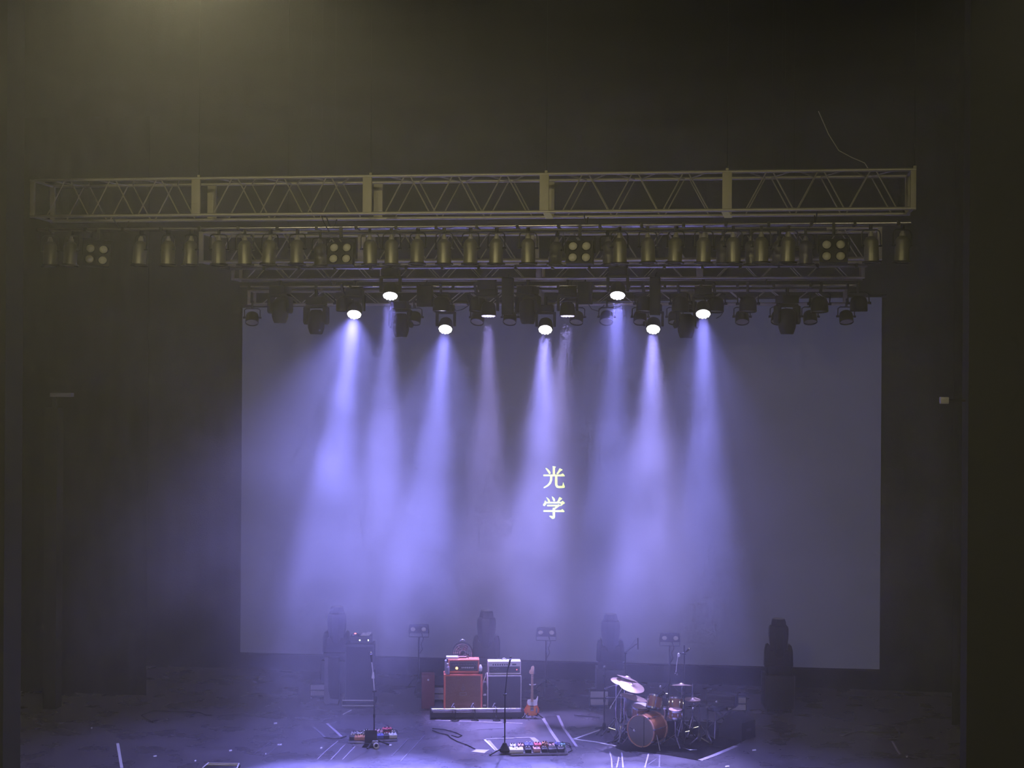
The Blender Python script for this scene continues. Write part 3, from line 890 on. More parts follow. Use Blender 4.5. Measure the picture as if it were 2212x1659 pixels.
# crest and nameplate on the grille
m = MB()
for a, b in (((-.066, .30), (.066, .306)), ((-.066, .345), (.066, .351)), ((-.066, .30), (-.060, .351)), ((.060, .30), (.066, .351))):
    m.box((a[0], 0.004, a[1]), (b[0], 0.013, b[1]))
m.build('name_plate', 'panel_line', t)
m = MB()
for pts in ([(-.03, .40), (-.035, .44), (0, .475), (.035, .44), (.03, .40), (0, .385)], [(-.014, .405), (-.014, .43), (.014, .43), (.014, .405)]):
    m.path([(x, .009, z) for x, z in pts], .0028, n=5, closed=True)
m.path([(0, .009, .475), (-.012, .009, .50), (.01, .009, .515)], .0028, n=5)
m.build('crest', 'panel_line', t)
t, w, h = framed_cab('guitar_cabinet', 'black speaker cabinet with white edging standing beside the orange one', 1053, 1127, 0.15, 0.825, 0.34, 'cream_tolex', 'black_grille', 'white_piping', fr=0.014)
# orange head
hw = 68 * SC / 2
t = thing('guitar_amplifier', 'orange-red amplifier head with glowing amber lamp on orange cabinet', 'amplifier', amp_pos(1001, 0.05, 0.875), RZ)
f = MB()
f.box((-hw, 0, 0), (-hw + .028, .27, .26)).box((hw - .028, 0, 0), (hw, .27, .26)).box((-hw + .028, 0, 0), (hw - .028, .27, .035)).box((-hw + .028, 0, .23), (hw - .028, .27, .26))
f.build('case', 'orange_tolex', t, bevel=0.008)
fp = MB().box((-hw + .03, .03, .036), (hw - .03, .06, .229)).build('front_panel', 'panel_dark', t)
m = MB()
for z in (.055, .205):
    m.box((-hw + .045, .026, z), (hw - .045, .031, z + .004))
for x in (-hw + .045, hw - .049):
    m.box((x, .026, .055), (x + .004, .031, .209))
for k in range(9):
    xx = -.2 + k * .052
    m.path([(xx - .014, .028, .15), (xx - .006, .028, .165 + .012 * (k % 3)), (xx + .008, .028, .150 + .01 * (k % 2)), (xx + .018, .028, .16)], .003, n=5)
m.build('panel_markings', 'panel_line', fp)
for k in range(7):
    MB().tube((-.03 + k * .035, .005, .10), (-.03 + k * .035, .03, .10), .013, n=10).build('knob', 'white_plastic', t)
MB().lathe([(.024, 0), (.024, .008), (.014, .02), (0, .024)], 12, Matrix.Translation((-.135, .03, .09)) @ Matrix.Rotation(PI / 2, 4, 'X')).build('pilot_lamp', 'led_amber', t)
MB().path([(-.1, .13, .262), (-.08, .13, .285), (.08, .13, .285), (.1, .13, .262)], .009).build('carry_handle', 'black', t)
# cream head
hw = 72 * SC / 2
t = thing('guitar_amplifier', 'cream amplifier head with black grille and bright knob panel', 'amplifier', amp_pos(1090, 0.05, 0.845), RZ)
f = MB()
f.box((-hw, 0, 0), (-hw + .022, .26, .25)).box((hw - .022, 0, 0), (hw, .26, .25)).box((-hw + .022, 0, 0), (hw - .022, .26, .028)).box((-hw + .022, 0, .225), (hw - .022, .26, .25))
f.build('case', 'cream_tolex', t, bevel=0.008)
cp = MB().prism([(-hw + .024, .15), (hw - .024, .15), (hw - .024, .224), (-hw + .024, .224)], 0.012, 0.06).build('control_panel', 'white_piping', t)
for k in range(8):
    MB().tube((-.22 + k * .045, -.008, .187), (-.22 + k * .045, .013, .187), .015, n=10).build('knob', 'pedal_black', cp)
MB().box((.15, .004, .175), (.23, .014, .20)).build('switch_plate', 'pedal_black', cp)
g = MB().box((-hw + .024, .02, .03), (hw - .024, .05, .149)).build('grille', 'black_grille', t)
MB().path([(-.22 + k * .014, .017, .095 + .012 * math.sin(k * 1.4) + k * .002) for k in range(9)], .003, n=5).build('script_badge', 'panel_line', g)
MB().lathe([(.008, 0), (.008, .004), (0, .007)], 8, Matrix.Translation((.24, .02, .085)) @ Matrix.Rotation(PI / 2, 4, 'X')).build('pilot_lamp', 'led_red', t)
MB().path(arc((0, .13, .245), .045, 0, PI, 9), .008).build('carry_handle', 'white_piping', t)
# things on and beside the amps
tag(MB().box((-.115, 0, 0), (.115, .16, .045)).build('white_box', 'white_plastic', loc=amp_pos(976, .10, 1.137), rot=(0, 0, RZ), bevel=.008), 'flat white box lying on top of the orange amplifier head', 'box')
tag(MB().box((-.08, 0, 0), (.08, .12, .018)).build('note_pad', 'pedal_pink', loc=amp_pos(999, .20, 1.137), rot=(0, 0, RZ), bevel=.004), 'small pinkish pad beside the flat white box', 'pad')
t = thing('tuner_unit', 'tiny unit with a glowing blue light left of the orange head', 'tuner', amp_pos(962, .1, .86), RZ)
MB().box((-.02, 0, 0), (.02, .05, .25)).build('body', 'lavender_plastic', t, bevel=.004)
MB().lathe([(.016, 0), (.016, .01), (0, .02)], 10, Matrix.Translation((0, .02, .25))).build('blue_light', 'led_blue', t)
t = thing('drink_bottle', 'lavender drink bottle with white cap on the orange cabinet', 'bottle', amp_pos(966, .02, .86), RZ)
MB().lathe([(0, 0), (.034, 0), (.034, .13), (.028, .15), (.016, .165), (.016, .18), (0, .18)], 14).build('body', 'lavender_plastic', t)
MB().lathe([(.019, .18), (.021, .183), (.021, .215), (0, .218)], 12).build('cap', 'white_plastic', t)
t = thing('drink_bottle', 'white drink bottle on the right edge of the orange cabinet', 'bottle', amp_pos(1037.5, .05, .86), RZ)
MB().lathe([(0, 0), (.036, 0), (.036, .05), (0, .05)], 14).build('base', 'pedal_black', t)
MB().lathe([(.030, .05), (.033, .06), (.033, .13), (.02, .155), (.014, .175), (0, .178)], 14).build('body', 'white_plastic', t)
# small gear between and around the cabinets
t = thing('power_conditioner', 'narrow dark unit with two white labels between the two cabinets', 'power unit', amp_pos(1047.5, .12, .15), RZ)
MB().box((-.035, 0, 0), (.035, .2, .52)).build('body', 'case_black', t, bevel=.005)
for z in (.06, .27):
    MB().box((-.03, -.006, z), (.03, .002, z + .035)).build('label_plate', 'white_plastic', t)
MB().path([(-.02, -.01, .3), (-.05, -.03, .42), (-.03, -.02, .55), (.01, .0, .64), (.02, .05, .70)], .008).build('cable', 'pipe_metal', t)
p = at(925, 1475, 30.2)
t = thing('red_case', 'dim dark red case standing behind left of the orange cabinet', 'case', (p.x, 30.2, 0), RZ)
MB().box((-.13, 0, 0), (.13, .3, .68)).build('body', 'amp_red_dark', t, bevel=.015)
MB().lathe([(.02, 0), (.02, .012), (0, .02)], 10, Matrix.Translation((0.0, 0, .58)) @ Matrix.Rotation(PI / 2, 4, 'X')).build('corner_button', 'white_plastic', t)
# drum fan behind the orange head
p = at(999, 1409, 29.9)
t = thing('stage_fan', 'round black caged fan standing up behind the orange amplifier head', 'fan', (p.x, 29.9, 0), rad(10))
fz = p.z
RM = Matrix.Translation((0, 0, fz)) @ Matrix.Rotation(PI / 2, 4, 'X')
MB().lathe([(.185, -.07), (.20, -.07), (.20, .07), (.185, .07), (.185, -.07)], 28, RM).build('drum_ring', 'black_gloss', t)
cg = MB()
for rr in (.06, .10, .14, .18):
    cg.path([(math.cos(a * PI / 12) * rr, -.075, fz + math.sin(a * PI / 12) * rr) for a in range(24)], .0035, n=5, closed=True)
for k in range(12):
    a = k * PI / 6
    cg.tube((math.cos(a) * .03, -.075, fz + math.sin(a) * .03), (math.cos(a) * .19, -.07, fz + math.sin(a) * .19), .0035, n=5)
cg.build('cage', 'chrome', t)
for k in range(4):
    a = k * PI / 2 + .5
    MB().prism([(0.02, -.01), (.06, -.06), (.15, -.05), (.165, .02), (.09, .035), (.03, .02)], -.004, .004, Matrix.Translation((0, 0, fz)) @ Matrix.Rotation(a, 4, 'Y') @ Matrix.Rotation(.35, 4, 'X')).build('blade', 'steel_dark', t)
MB().lathe([(0, -.06), (.04, -.055), (.045, .05), (0, .055)], 14, RM).build('motor', 'black', t)
MB().tube((0, .02, fz - .2), (0, .02, .05), .022).build('pole', 'black', t)
MB().lathe([(0, 0), (.2, 0), (.2, .02), (.05, .045), (0, .05)], 20).build('base', 'black', t)
MB().path(arc((0, 0, fz + .19), .06, .3, PI - .3, 7), .011).build('carry_handle', 'chrome', t)


# instrument microphones in front of the cabinets
def low_mic(label, px, gx=0.0, hgt=0.22):
    b = amp_pos(px, -0.20, 0); t = thing('amp_microphone', label, 'microphone', b, RZ, group='microphones before the amplifiers')
    MB().lathe([(0, 0), (.075, 0), (.075, .012), (.02, .03), (0, .03)], 16).build('base', 'black', t)
    MB().tube((0, 0, .02), (0, 0, hgt), .009).build('pole', 'black', t)
    MB().tube((0.0, 0, hgt), (-.05, .06, hgt + .06), .008).build('boom', 'steel_dark', t)
    M = Matrix.Translation((-.05, .06, hgt + .07)) @ Matrix.Rotation(rad(-70), 4, 'X') @ Matrix.Rotation(rad(20), 4, 'Y')
    MB().lathe([(0, -.10), (.012, -.10), (.019, .02), (.019, .03), (0, .03)], 12, M).build('body', 'steel_dark', t)
    MB().lathe([(.024, .03), (.028, .05), (.024, .075), (0, .085)], 12, M).build('grille', 'chrome', t)
    MB().path([(-.04, .0, hgt), (-.07, -.02, hgt - .06), (-.02, -.03, hgt - .1), (0.01, -.02, .06), (.06, -.06, .012)], .006).build('cable', 'black', t)


low_mic('small microphone before left half of the orange cabinet', 983)
low_mic('small microphone before right half of the orange cabinet', 1025)
low_mic('small microphone before the black cabinet', 1072)

# ------------------------------------------------------------------ guitar on its stand
gp = flr(1149, 1553)
GS = 1 / (4.376 * 112.0)


def gpt(x, y):
    return ((x - 1092) * GS, (1190 - y) * GS)


t = thing('electric_guitar', 'sunburst electric guitar with white pickguard leaning on its stand', 'guitar', gp, rad(11), rot=(rad(-9), 0, rad(11)))
BODY = [(1085, 1000), (1062, 1001), (1048, 1010), (1041, 1030), (1045, 1055), (1037, 1072), (1023, 1090), (1017, 1112), (1024, 1136), (1044, 1152), (1075, 1160), (1108, 1161),
        (1140, 1152), (1160, 1132), (1164, 1108), (1156, 1084), (1146, 1064), (1146, 1040), (1153, 1015), (1158, 988), (1155, 973), (1147, 969), (1138, 980), (1130, 999), (1118, 1008), (1104, 1006)]
MB().prism([gpt(*q) for q in BODY], -0.022, 0.022).build('body', 'sunburst', t, bevel=0.006)
PG = [(1052, 1008), (1085, 1003), (1105, 1008), (1122, 1011), (1134, 1000), (1146, 974), (1153, 982), (1149, 1012), (1142, 1040), (1143, 1062), (1112, 1068), (1062, 1062), (1050, 1052), (1046, 1030)]
MB().prism([gpt(*q) for q in PG], -0.026, -0.021).build('pickguard', 'white_plastic', t)
x, z = gpt(1092, 1098)
MB().box((x - .032, -.036, z - .035), (x + .032, -.022, z + .035)).build('bridge', 'chrome', t, bevel=.003)
MB().box((x - .036, -.033, z + .045), (x + .036, -.025, z + .065)).build('pickup', 'pedal_black', t, bevel=.003)
x2, z2 = gpt(1135, 1108)
MB().box((x2 - .012, -.030, z2 - .05), (x2 + .012, -.022, z2 + .04)).build('control_plate', 'chrome', t)
for dz in (-.03, .0):
    MB().tube((x2, -.045, z2 + dz), (x2, -.03, z2 + dz), .011, n=10).build('control_knob', 'chrome', t)
n0 = gpt(1093, 1030); n1 = gpt(1096, 772)
MB().prism([(n0[0] - .027, n0[1]), (n0[0] + .027, n0[1]), (n1[0] + .021, n1[1]), (n1[0] - .021, n1[1])], -.034, -.008).build('neck', 'maple', t, bevel=.004)
MB().prism([(n0[0] - .026, n0[1]), (n0[0] + .026, n0[1]), (n1[0] + .020, n1[1]), (n1[0] - .020, n1[1])], -.040, -.034).build('fretboard', 'maple', t)
fr = MB()
for k in range(16):
    u = 1 - (1 - 2 ** (-k / 12)) * 1.55
    if u < 0.02:
        break
    zz = n0[1] + (n1[1] - n0[1]) * u; xx = n0[0] + (n1[0] - n0[0]) * u
    fr.box((xx - .023, -.043, zz - .002), (xx + .023, -.039, zz + .002))
fr.build('fret_wires', 'rosewood', t)
HS = [(1082, 772), (1108, 772), (1112, 745), (1116, 705), (1110, 692), (1096, 694), (1086, 704), (1082, 725), (1070, 738), (1066, 755), (1074, 768)]
hs = MB().prism([gpt(*q) for q in HS], -.022, -.006).build('headstock', 'maple', t, bevel=.003)
for k in range(6):
    xx, zz = gpt(1108, 764 - k * 11)
    MB().tube((xx + .004, -.014, zz), (xx + .026, -.014, zz), .006).build('tuning_peg', 'chrome', hs)
st = MB()
for k in range(6):
    dx = (k - 2.5) * .0065
    st.tube((x + dx * 1.4, -.044, z), (n1[0] + dx, -.046, n1[1]), .0008, n=4)
st.build('strings', 'chrome', t)
t = thing('guitar_stand', 'black tubular guitar stand under the sunburst guitar', 'guitar stand', gp + V((0, .06, 0)), rad(11))
MB().tube((0, .06, .12), (0.0, .12, .62), .011).build('post', 'black', t)
MB().path([(-.06, .01, .66), (-.045, .10, .63), (.045, .10, .63), (.06, .01, .66)], .010).build('neck_cradle', 'white_plastic', t)
for a in (-2.6, -.55, 1.57):
    MB().tube((0, .05, .16), (math.cos(a) * .24, .05 + math.sin(a) * .2, .012), .010).build('leg', 'steel_dark', t)
MB().path([(-.10, -.10, .12), (-.09, -.02, .05), (0, .05, .06), (.09, -.02, .05), (.10, -.10, .12)], .010).build('body_rest', 'black', t)


# ------------------------------------------------------------------ microphone stands
def mic_stand(label, base, top_z, boom, mic_len=0.16, tripod=True, mat='black', foot=0.3, boommat='black', a0=0.3, weighted=False, mic=True):
    """boom: list of points relative to the base, starting at the pole top."""
    t = thing('microphone_stand', label, 'microphone stand', base)
    if weighted:
        MB().lathe([(0, 0), (.13, 0), (.13, .02), (.05, .035), (.025, .05), (.02, .12), (0, .12)], 20).build('base', mat, t)
    else:
        MB().lathe([(.012, .04), (.03, .05), (.045, .10), (.03, .17), (.016, .19)], 12).build('leg_hub', mat, t)
        for k in range(3):
            a = a0 + k * 2 * PI / 3
            MB().tube((math.cos(a) * .03, math.sin(a) * .03, .11), (math.cos(a) * foot, math.sin(a) * foot, .014), .013, .011).build('leg', mat, t)
            MB().tube((math.cos(a) * (foot - .04), math.sin(a) * (foot - .04), .03), (math.cos(a) * (foot + .01), math.sin(a) * (foot + .01), .012), .016).build('rubber_foot', 'black', t)
    MB().tube((0, 0, .04), (0, 0, top_z), .012).build('pole', mat, t)
    MB().tube((0, 0, top_z * .52), (0, 0, top_z * .52 + .06), .019).build('height_clutch', mat, t)
    if boom:
        MB().tube((-.03, 0, boom[0][2]), (.03, 0, boom[0][2]), .022).build('boom_joint', mat, t)
        MB().path(boom, .009).build('boom', boommat, t)
    if mic:
        end = V(boom[-1]) if boom else V((0, 0, top_z)); prev = V(boom[-2]) if boom else V((0, 0, top_z - .1))
        d = (end - prev).normalized(); M = Matrix.Translation(end) @ d.to_track_quat('Z', 'Y').to_matrix().to_4x4()
        mc = MB().lathe([(0, -.02), (.012, -.02), (.018, mic_len * .7), (.019, mic_len * .72), (0, mic_len * .72)], 12, M).build('microphone', mat, t)
        MB().lathe([(.019, mic_len * .72), (.026, mic_len * .82), (.024, mic_len), (.012, mic_len * 1.12), (0, mic_len * 1.14)], 12, M).build('mic_grille', 'chrome', mc)
    return t


# left singer stand: straight pole, upper arm coloured white to look strongly lit, leaning left
b = flr(808, 1611); k = 119.0
q1 = at(809, 1493, b.y) - b; q2 = at(806, 1458, b.y) - b; q3 = at(803, 1428, b.y) - b
t = mic_stand('microphone stand with upper arm whitened as if lit at the left pedalboard', b, q1.z, [(0, 0, q1.z), tuple(q2), tuple(q3)], foot=.26, boommat='white_piping')
MB().tube(V(q2) - V((0, 0, .06)), V(q2) + V((0, 0, .05)), .028, .016).build('clip', 'white_piping', t)
# low black panel at its foot
b2 = flr(804, 1609); b2.y -= .12
t = thing('floor_panel', 'small black upright panel on the floor before left microphone stand', 'panel', b2, rad(6))
MB().box((-.11, -.012, .05), (.11, .012, .285), Matrix.Rotation(rad(-8), 4, 'X')).build('panel', 'black', t, bevel=.004)
MB().prism([(-.15, 0), (.13, 0), (.09, .07), (-.09, .07)], -.10, .05).build('wedge', 'black', t, bevel=.008)
MB().lathe([(.035, 0), (.05, 0), (.05, .05), (.035, .05), (.035, 0)], 16, Matrix.Translation((.11, -.13, .05)) @ Matrix.Rotation(PI / 2, 4, 'X') @ Matrix.Rotation(.3, 4, 'Y')).build('tape_roll', 'white_piping', t)
MB().cbox((.09, -.06, .09), (.11, .08, .06)).build('grey_pouch', 'pedal_grey', t, bevel=.02)
# centre stand with round-ended tripod
b = flr(1090, 1628)
q1 = at(1089, 1500, b.y) - b; q2 = at(1096, 1450, b.y) - b; q3 = at(1099, 1438, b.y) - b
t = mic_stand('tall microphone stand on a heavy black tripod before the amplifiers', b, q1.z, [(0, 0, q1.z), tuple(q2), tuple(q3)], foot=.30, a0=-.35)
MB().lathe([(0, .02), (.085, .03), (.10, .07), (.06, .13), (.03, .19), (0, .2)], 14).build('base_weight', 'black', t)
# stand at the left of the drums
b = flr(1305, 1583)
zt = at(1306, 1455, b.y).z
t = mic_stand('thin straight microphone stand on a tripod at left of the drums', b, zt, [(0, 0, zt - .05), (0, 0, zt), (0.0, 0, zt + .04)], mic_len=.10, foot=.30, a0=.1)

# ------------------------------------------------------------------ pedalboards
random.seed(11)


def pedalboard(label, x0, x1, y0, y1, rz, pedals, frame='chrome'):
    """corners by the photo's floor line: front edge from (x0, y0) to (x1, y1)."""
    p = flr(x0, y0); q = flr(x1, y1); w = (q - p).length; c = (p + q) / 2; a = math.atan2(q.y - p.y, q.x - p.x)
    t = thing('pedalboard', label, 'pedalboard', c, a)
    d = .42
    MB().box((-w / 2, 0, .02), (w / 2, d, .035), Matrix.Rotation(rad(6), 4, 'X')).build('board', 'pedal_black', t, bevel=.004)
    f = MB()
    f.box((-w / 2, -.012, .012), (w / 2, .006, .045)).box((-w / 2, d - .005, .055), (w / 2, d + .012, .085))
    for s in (-1, 1):
        f.box((s * w / 2 - .01, 0, .015), (s * w / 2 + .01, d, .03), Matrix.Rotation(rad(6), 4, 'X'))
    f.build('edge_frame', frame, t, bevel=.003)
    for s in (-1, 1):
        MB().box((s * (w / 2 - .1) - .03, .02, 0), (s * (w / 2 - .1) + .03, d - .02, .03)).build('foot', 'black', t)
    for (u, v, pw, pd, ph, mat, nk) in pedals:
        cx_ = -w / 2 + u * w; cyy = v * d
        z = .04 + cyy * .105
        M = Matrix.Translation((cx_, cyy, z)) @ Matrix.Rotation(random.uniform(-.08, .08), 4, 'Z') @ Matrix.Rotation(rad(6), 4, 'X')
        pe = MB().prism([(-pw / 2, 0), (pw / 2, 0), (pw / 2, ph), (-pw / 2, ph)], -pd / 2, pd / 2, M).build('pedal', mat, t, bevel=.006)
        kb = MB()
        for k in range(nk):
            kx = (k - (nk - 1) / 2) * pw / max(nk, 1) * .8
            MB().tube(M @ V((kx, pd * .28, ph)), M @ V((kx, pd * .28, ph + .02)), .012, n=8).build('knob', 'white_plastic' if mat in ('pedal_black', 'pedal_blue', 'pedal_green') else 'pedal_black', pe)
        MB().tube(M @ V((0, -pd * .3, ph)), M @ V((0, -pd * .3, ph + .015)), .010, n=8).build('foot_switch', 'chrome', pe)
    for k in range(4):
        xa = random.uniform(-.45, .3) * w; xb = xa + random.uniform(.1, .3)
        MB().path([(xa, d * .45, .09), (xa + .03, d * .5, .15), ((xa + xb) / 2, d * .55, .17), (xb - .02, d * .52, .15), (xb, d * .48, .09)], .006).build('patch_cable', 'black', t)
    return t


pedalboard('long pedalboard crowded with coloured pedals beside the tall microphone stand', 1104, 1226, 1633, 1631, 0, [
    (.10, .25, .24, .17, .06, 'pedal_white', 2), (.31, .25, .11, .14, .06, 'pedal_black', 2), (.46, .25, .12, .14, .065, 'pedal_pink', 3), (.60, .24, .10, .13, .06, 'pedal_black', 2),
    (.74, .25, .14, .16, .06, 'pedal_black', 3), (.89, .25, .12, .15, .06, 'pedal_black', 2), (.06, .70, .10, .13, .06, 'pedal_white', 2), (.20, .72, .10, .12, .06, 'pedal_pink', 2),
    (.34, .72, .14, .13, .07, 'pedal_blue', 2), (.50, .72, .12, .13, .07, 'pedal_red', 2), (.63, .74, .10, .13, .08, 'pedal_orange', 2), (.75, .74, .10, .12, .06, 'pedal_pink', 3),
    (.86, .72, .09, .12, .07, 'pedal_blue', 1), (.95, .70, .08, .12, .07, 'pedal_cyan', 1)], frame='pipe_metal')
pedalboard('short pedalboard with pale and brown pedals left of the black floor panel', 753, 798, 1606, 1606, 0, [
    (.16, .30, .10, .13, .06, 'pedal_black', 2), (.42, .28, .11, .14, .06, 'pedal_orange', 2), (.70, .28, .10, .13, .06, 'pedal_orange', 1), (.90, .30, .06, .12, .06, 'pedal_white', 1),
    (.2, .74, .1, .12, .06, 'pedal_grey', 2), (.5, .74, .12, .12, .06, 'pedal_white', 2), (.8, .74, .1, .12, .09, 'pedal_white', 2)])
pedalboard('short pedalboard with a red and white pedals right of the black floor panel', 814, 858, 1603, 1601, 0, [
    (.2, .3, .12, .14, .06, 'pedal_blue', 2), (.5, .3, .10, .13, .05, 'pedal_black', 2), (.82, .28, .14, .15, .06, 'pedal_white', 2), (.22, .74, .16, .12, .07, 'pedal_pink', 2),
    (.62, .76, .17, .13, .10, 'pedal_red', 2), (.9, .7, .06, .1, .07, 'pedal_white', 1)])


# ------------------------------------------------------------------ drum kit
F = V((-.5, -.866, 0)).normalized()


def axis_m(c, d):
    return Matrix.Translation(c) @ V(d).normalized().to_track_quat('Z', 'Y').to_matrix().to_4x4()


def drum(name, label, c, axis, r, depth, head, lugs=8, hoopmat='chrome', lower='drum_head_clear', legs=0):
    """c: centre of the top head, axis: outward normal of that head."""
    M = axis_m(c, axis)
    t = thing(name, label, 'drum', (0, 0, 0), group='drums of the kit')
    base = V((c.x, c.y, 0)); t.location = base
    M = Matrix.Translation(-base) @ M
    sh = MB().lathe([(r * .985, 0), (r * .985, -depth), (r * .955, -depth), (r * .955, 0), (r * .985, 0)], 28, M).build('shell', 'drum_shell', t)
    MB().lathe([(0, .006), (r * .93, .004), (r, -.006), (r, -.014), (0, -.01)], 28, M).build('top_head', head, t)
    MB().lathe([(0, -depth - .004), (r, -depth + .004), (r, -depth + .012), (0, -depth + .004)], 28, M).build('bottom_head', lower, t)
    for z0 in (0.012, -depth + .022):
        MB().lathe([(r * .985, z0), (r * 1.045, z0), (r * 1.045, z0 - .034), (r * .99, z0 - .034), (r * .985, z0)], 28, M).build('hoop', hoopmat, t)
    for k in range(lugs):
        a = 2 * PI * k / lugs + .2
        p = M @ V((math.cos(a) * r * 1.03, math.sin(a) * r * 1.03, -.01)); q = M @ V((math.cos(a) * r * 1.03, math.sin(a) * r * 1.03, -depth + .01))
        lg = MB().tube(p, q, .006, n=6).build('tension_rod', 'chrome', t)
        m_ = (p + q) / 2
        MB().cbox((0, 0, 0), (.022, .022, min(.08, depth * .4)), Matrix.Translation(m_) @ M.to_3x3().to_4x4()).build('lug', 'chrome', lg, bevel=.004)
    return t, M


bc = at(1384, 1579, 27.55)
bd, BM = drum('bass_drum', 'wooden bass drum with a grey front head at left of the kit', bc, F, .278, .44, 'drum_head_clear', 8, 'drum_hoop')
for s in (-1, 1):
    side = V((F.y, -F.x, 0)) * s
    a = V((0, 0, bc.z)) - F * .12 + side * .26 - V((0, 0, .05))
    MB().tube(a, a + side * .14 + F * .10 - V((0, 0, a.z - .012)), .010).build('spur', 'chrome', bd)
MB().box((-.006, -.255, .0072), (.006, .255, .010), BM @ Matrix.Translation((.075, 0, 0))).build('head_seam', 'black', bd)
# claw hooks on the hoop
for k in range(8):
    a = 2 * PI * k / 8 + .2
    MB().cbox((math.cos(a) * .292, math.sin(a) * .292, -.012), (.03, .03, .06), BM).build('claw_hook', 'chrome', bd, bevel=.004)
mount = at(1436, 1532, 27.75)
# floor tom with white head, rack toms, snare
drum('floor_tom', 'wooden floor tom with bright white head behind the bass drum', at(1385, 1525, 28.05), V((.05, -.20, 1)), .165, .34, 'drum_head_white', 8)
ft = bpy.data.objects['floor_tom']
for k in range(3):
    a = 2 * PI * k / 3 + .5
    zt = at(1385, 1525, 28.05).z
    MB().tube((math.cos(a) * .185, math.sin(a) * .185, zt - .12), (math.cos(a) * .20, math.sin(a) * .20, .01), .008).build('leg', 'chrome', ft)
drum('rack_tom', 'small wooden tom mounted above the bass drum, left one', at(1416, 1503, 27.95), V((.18, .32, 1)), .135, .23, 'drum_head_white', 6)
drum('rack_tom', 'small wooden tom mounted above the bass drum, right one', at(1461, 1508, 28.15), V((.05, .30, 1)), .125, .20, 'drum_head_white', 6)
t = thing('tom_holder', 'chrome double tom holder rising from the bass drum', 'drum hardware', (mount.x, mount.y, .5))
tp1 = at(1428, 1518, 28.0) - V((mount.x, mount.y, .5)); tp2 = at(1450, 1520, 28.1) - V((mount.x, mount.y, .5))
MB().tube((0, 0, 0), (0, 0, .22), .016).build('post', 'chrome', t)
MB().tube((0, 0, .20), tp1, .011).build('arm', 'chrome', t)
MB().tube((0, 0, .20), tp2, .011).build('arm', 'chrome', t)
MB().cbox((0, 0, .20), (.06, .05, .05)).build('joint', 'chrome', t, bevel=.01)
for s in (-1, 1):
    MB().tube((s * .02, -.03, .2), (s * .03, -.06, .23), .006).build('wing_nut', 'chrome', t)
sn = at(1459, 1533, 27.85)
drum('snare_drum', 'shallow snare drum with pinkish head right of bass drum', sn, V((.02, -.10, 1)), .125, .13, 'drum_head_pink', 8)
t = thing('snare_stand', 'chrome tripod stand holding the snare drum', 'drum hardware', (sn.x, sn.y, 0))
MB().tube((0, 0, .1), (0, 0, sn.z - .2), .012).build('pole', 'chrome', t)
for k in range(3):
    a = 2 * PI * k / 3 + .9
    MB().path([(0, 0, sn.z - .22), (math.cos(a) * .13, math.sin(a) * .13, sn.z - .16), (math.cos(a) * .15, math.sin(a) * .15, sn.z - .12)], .008).build('basket_arm', 'chrome', t)
    MB().tube((0, 0, .20), (math.cos(a) * .26, math.sin(a) * .26, .012), .010).build('leg', 'chrome', t)


def cymbal_mesh(r):
    return MB().lathe([(.006, .034), (.03, .030), (.05, .016), (.06, .010), (r * .6, .0), (r, -.016), (r, -.019), (r * .6, -.004), (.05, .008), (.006, .028)], 32)


def cymbal_stand(label, base, c, n, r, pole_top, weight=None, mat='bronze', a0=0.2, foot=.28, hats=False, rod=0.0):
    t = thing('hi_hat' if hats else 'cymbal_stand', label, 'cymbal', base, group=None if hats else 'cymbals on stands')
    b = V(base); pt = V(pole_top) - b; cc = V(c) - b
    MB().tube((0, 0, .12), (pt.x, pt.y, pt.z * .55), .014).build('lower_tube', 'chrome', t)
    MB().tube((pt.x, pt.y, pt.z * .5), pt, .010).build('upper_tube', 'chrome', t)
    MB().tube((pt.x, pt.y, pt.z * .53), (pt.x, pt.y, pt.z * .53 + .05), .022).build('clutch', 'chrome', t)
    for k in range(3):
        a = a0 + 2 * PI * k / 3
        l = MB().tube((0, 0, .38), (math.cos(a) * foot, math.sin(a) * foot, .014), .011).build('leg', 'chrome', t)
        MB().tube((0, 0, .15), (math.cos(a) * foot * .55, math.sin(a) * foot * .55, .18), .007).build('leg_brace', 'chrome', l)
        MB().tube((math.cos(a) * foot * .93, math.sin(a) * foot * .93, .03), (math.cos(a) * (foot + .02), math.sin(a) * (foot + .02), .012), .016).build('rubber_foot', 'black', l)
    if weight is not None:
        wv = V(weight) - b
        MB().tube(wv, cc - V(n).normalized() * .03, .008).build('boom', 'chrome', t)
        d = (cc - wv).normalized()
        MB().tube(wv - d * .02, wv + d * .05, .018).build('counterweight', 'chrome', t)
        MB().cbox((0, 0, 0), (.05, .04, .05), Matrix.Translation(pt)).build('tilter', 'chrome', t, bevel=.008)
    M = axis_m(cc, n)
    if hats:
        cymbal_mesh(r).build('top_cymbal', mat, t).matrix_local = M @ Matrix.Translation((0, 0, .01))
        cymbal_mesh(r).build('bottom_cymbal', mat, t).matrix_local = M @ Matrix.Translation((0, 0, -.012)) @ Matrix.Rotation(PI, 4, 'X')
        MB().tube(cc, cc + V((0, 0, rod)), .005).build('pull_rod', 'chrome', t)
        MB().tube(cc + V((0, 0, .03)), cc + V((0, 0, .08)), .014).build('clutch_nut', 'chrome', t)
        MB().box((-.05, -.30, .015), (.05, -.02, .03), Matrix.Rotation(rad(-8), 4, 'X')).build('pedal_plate', 'steel_dark', t)
    else:
        cymbal_mesh(r).build('cymbal', mat, t).matrix_local = M
        MB().tube(M @ V((0, 0, .02)), M @ V((0, 0, .06)), .008).build('wing_nut', 'chrome', t)
    return t


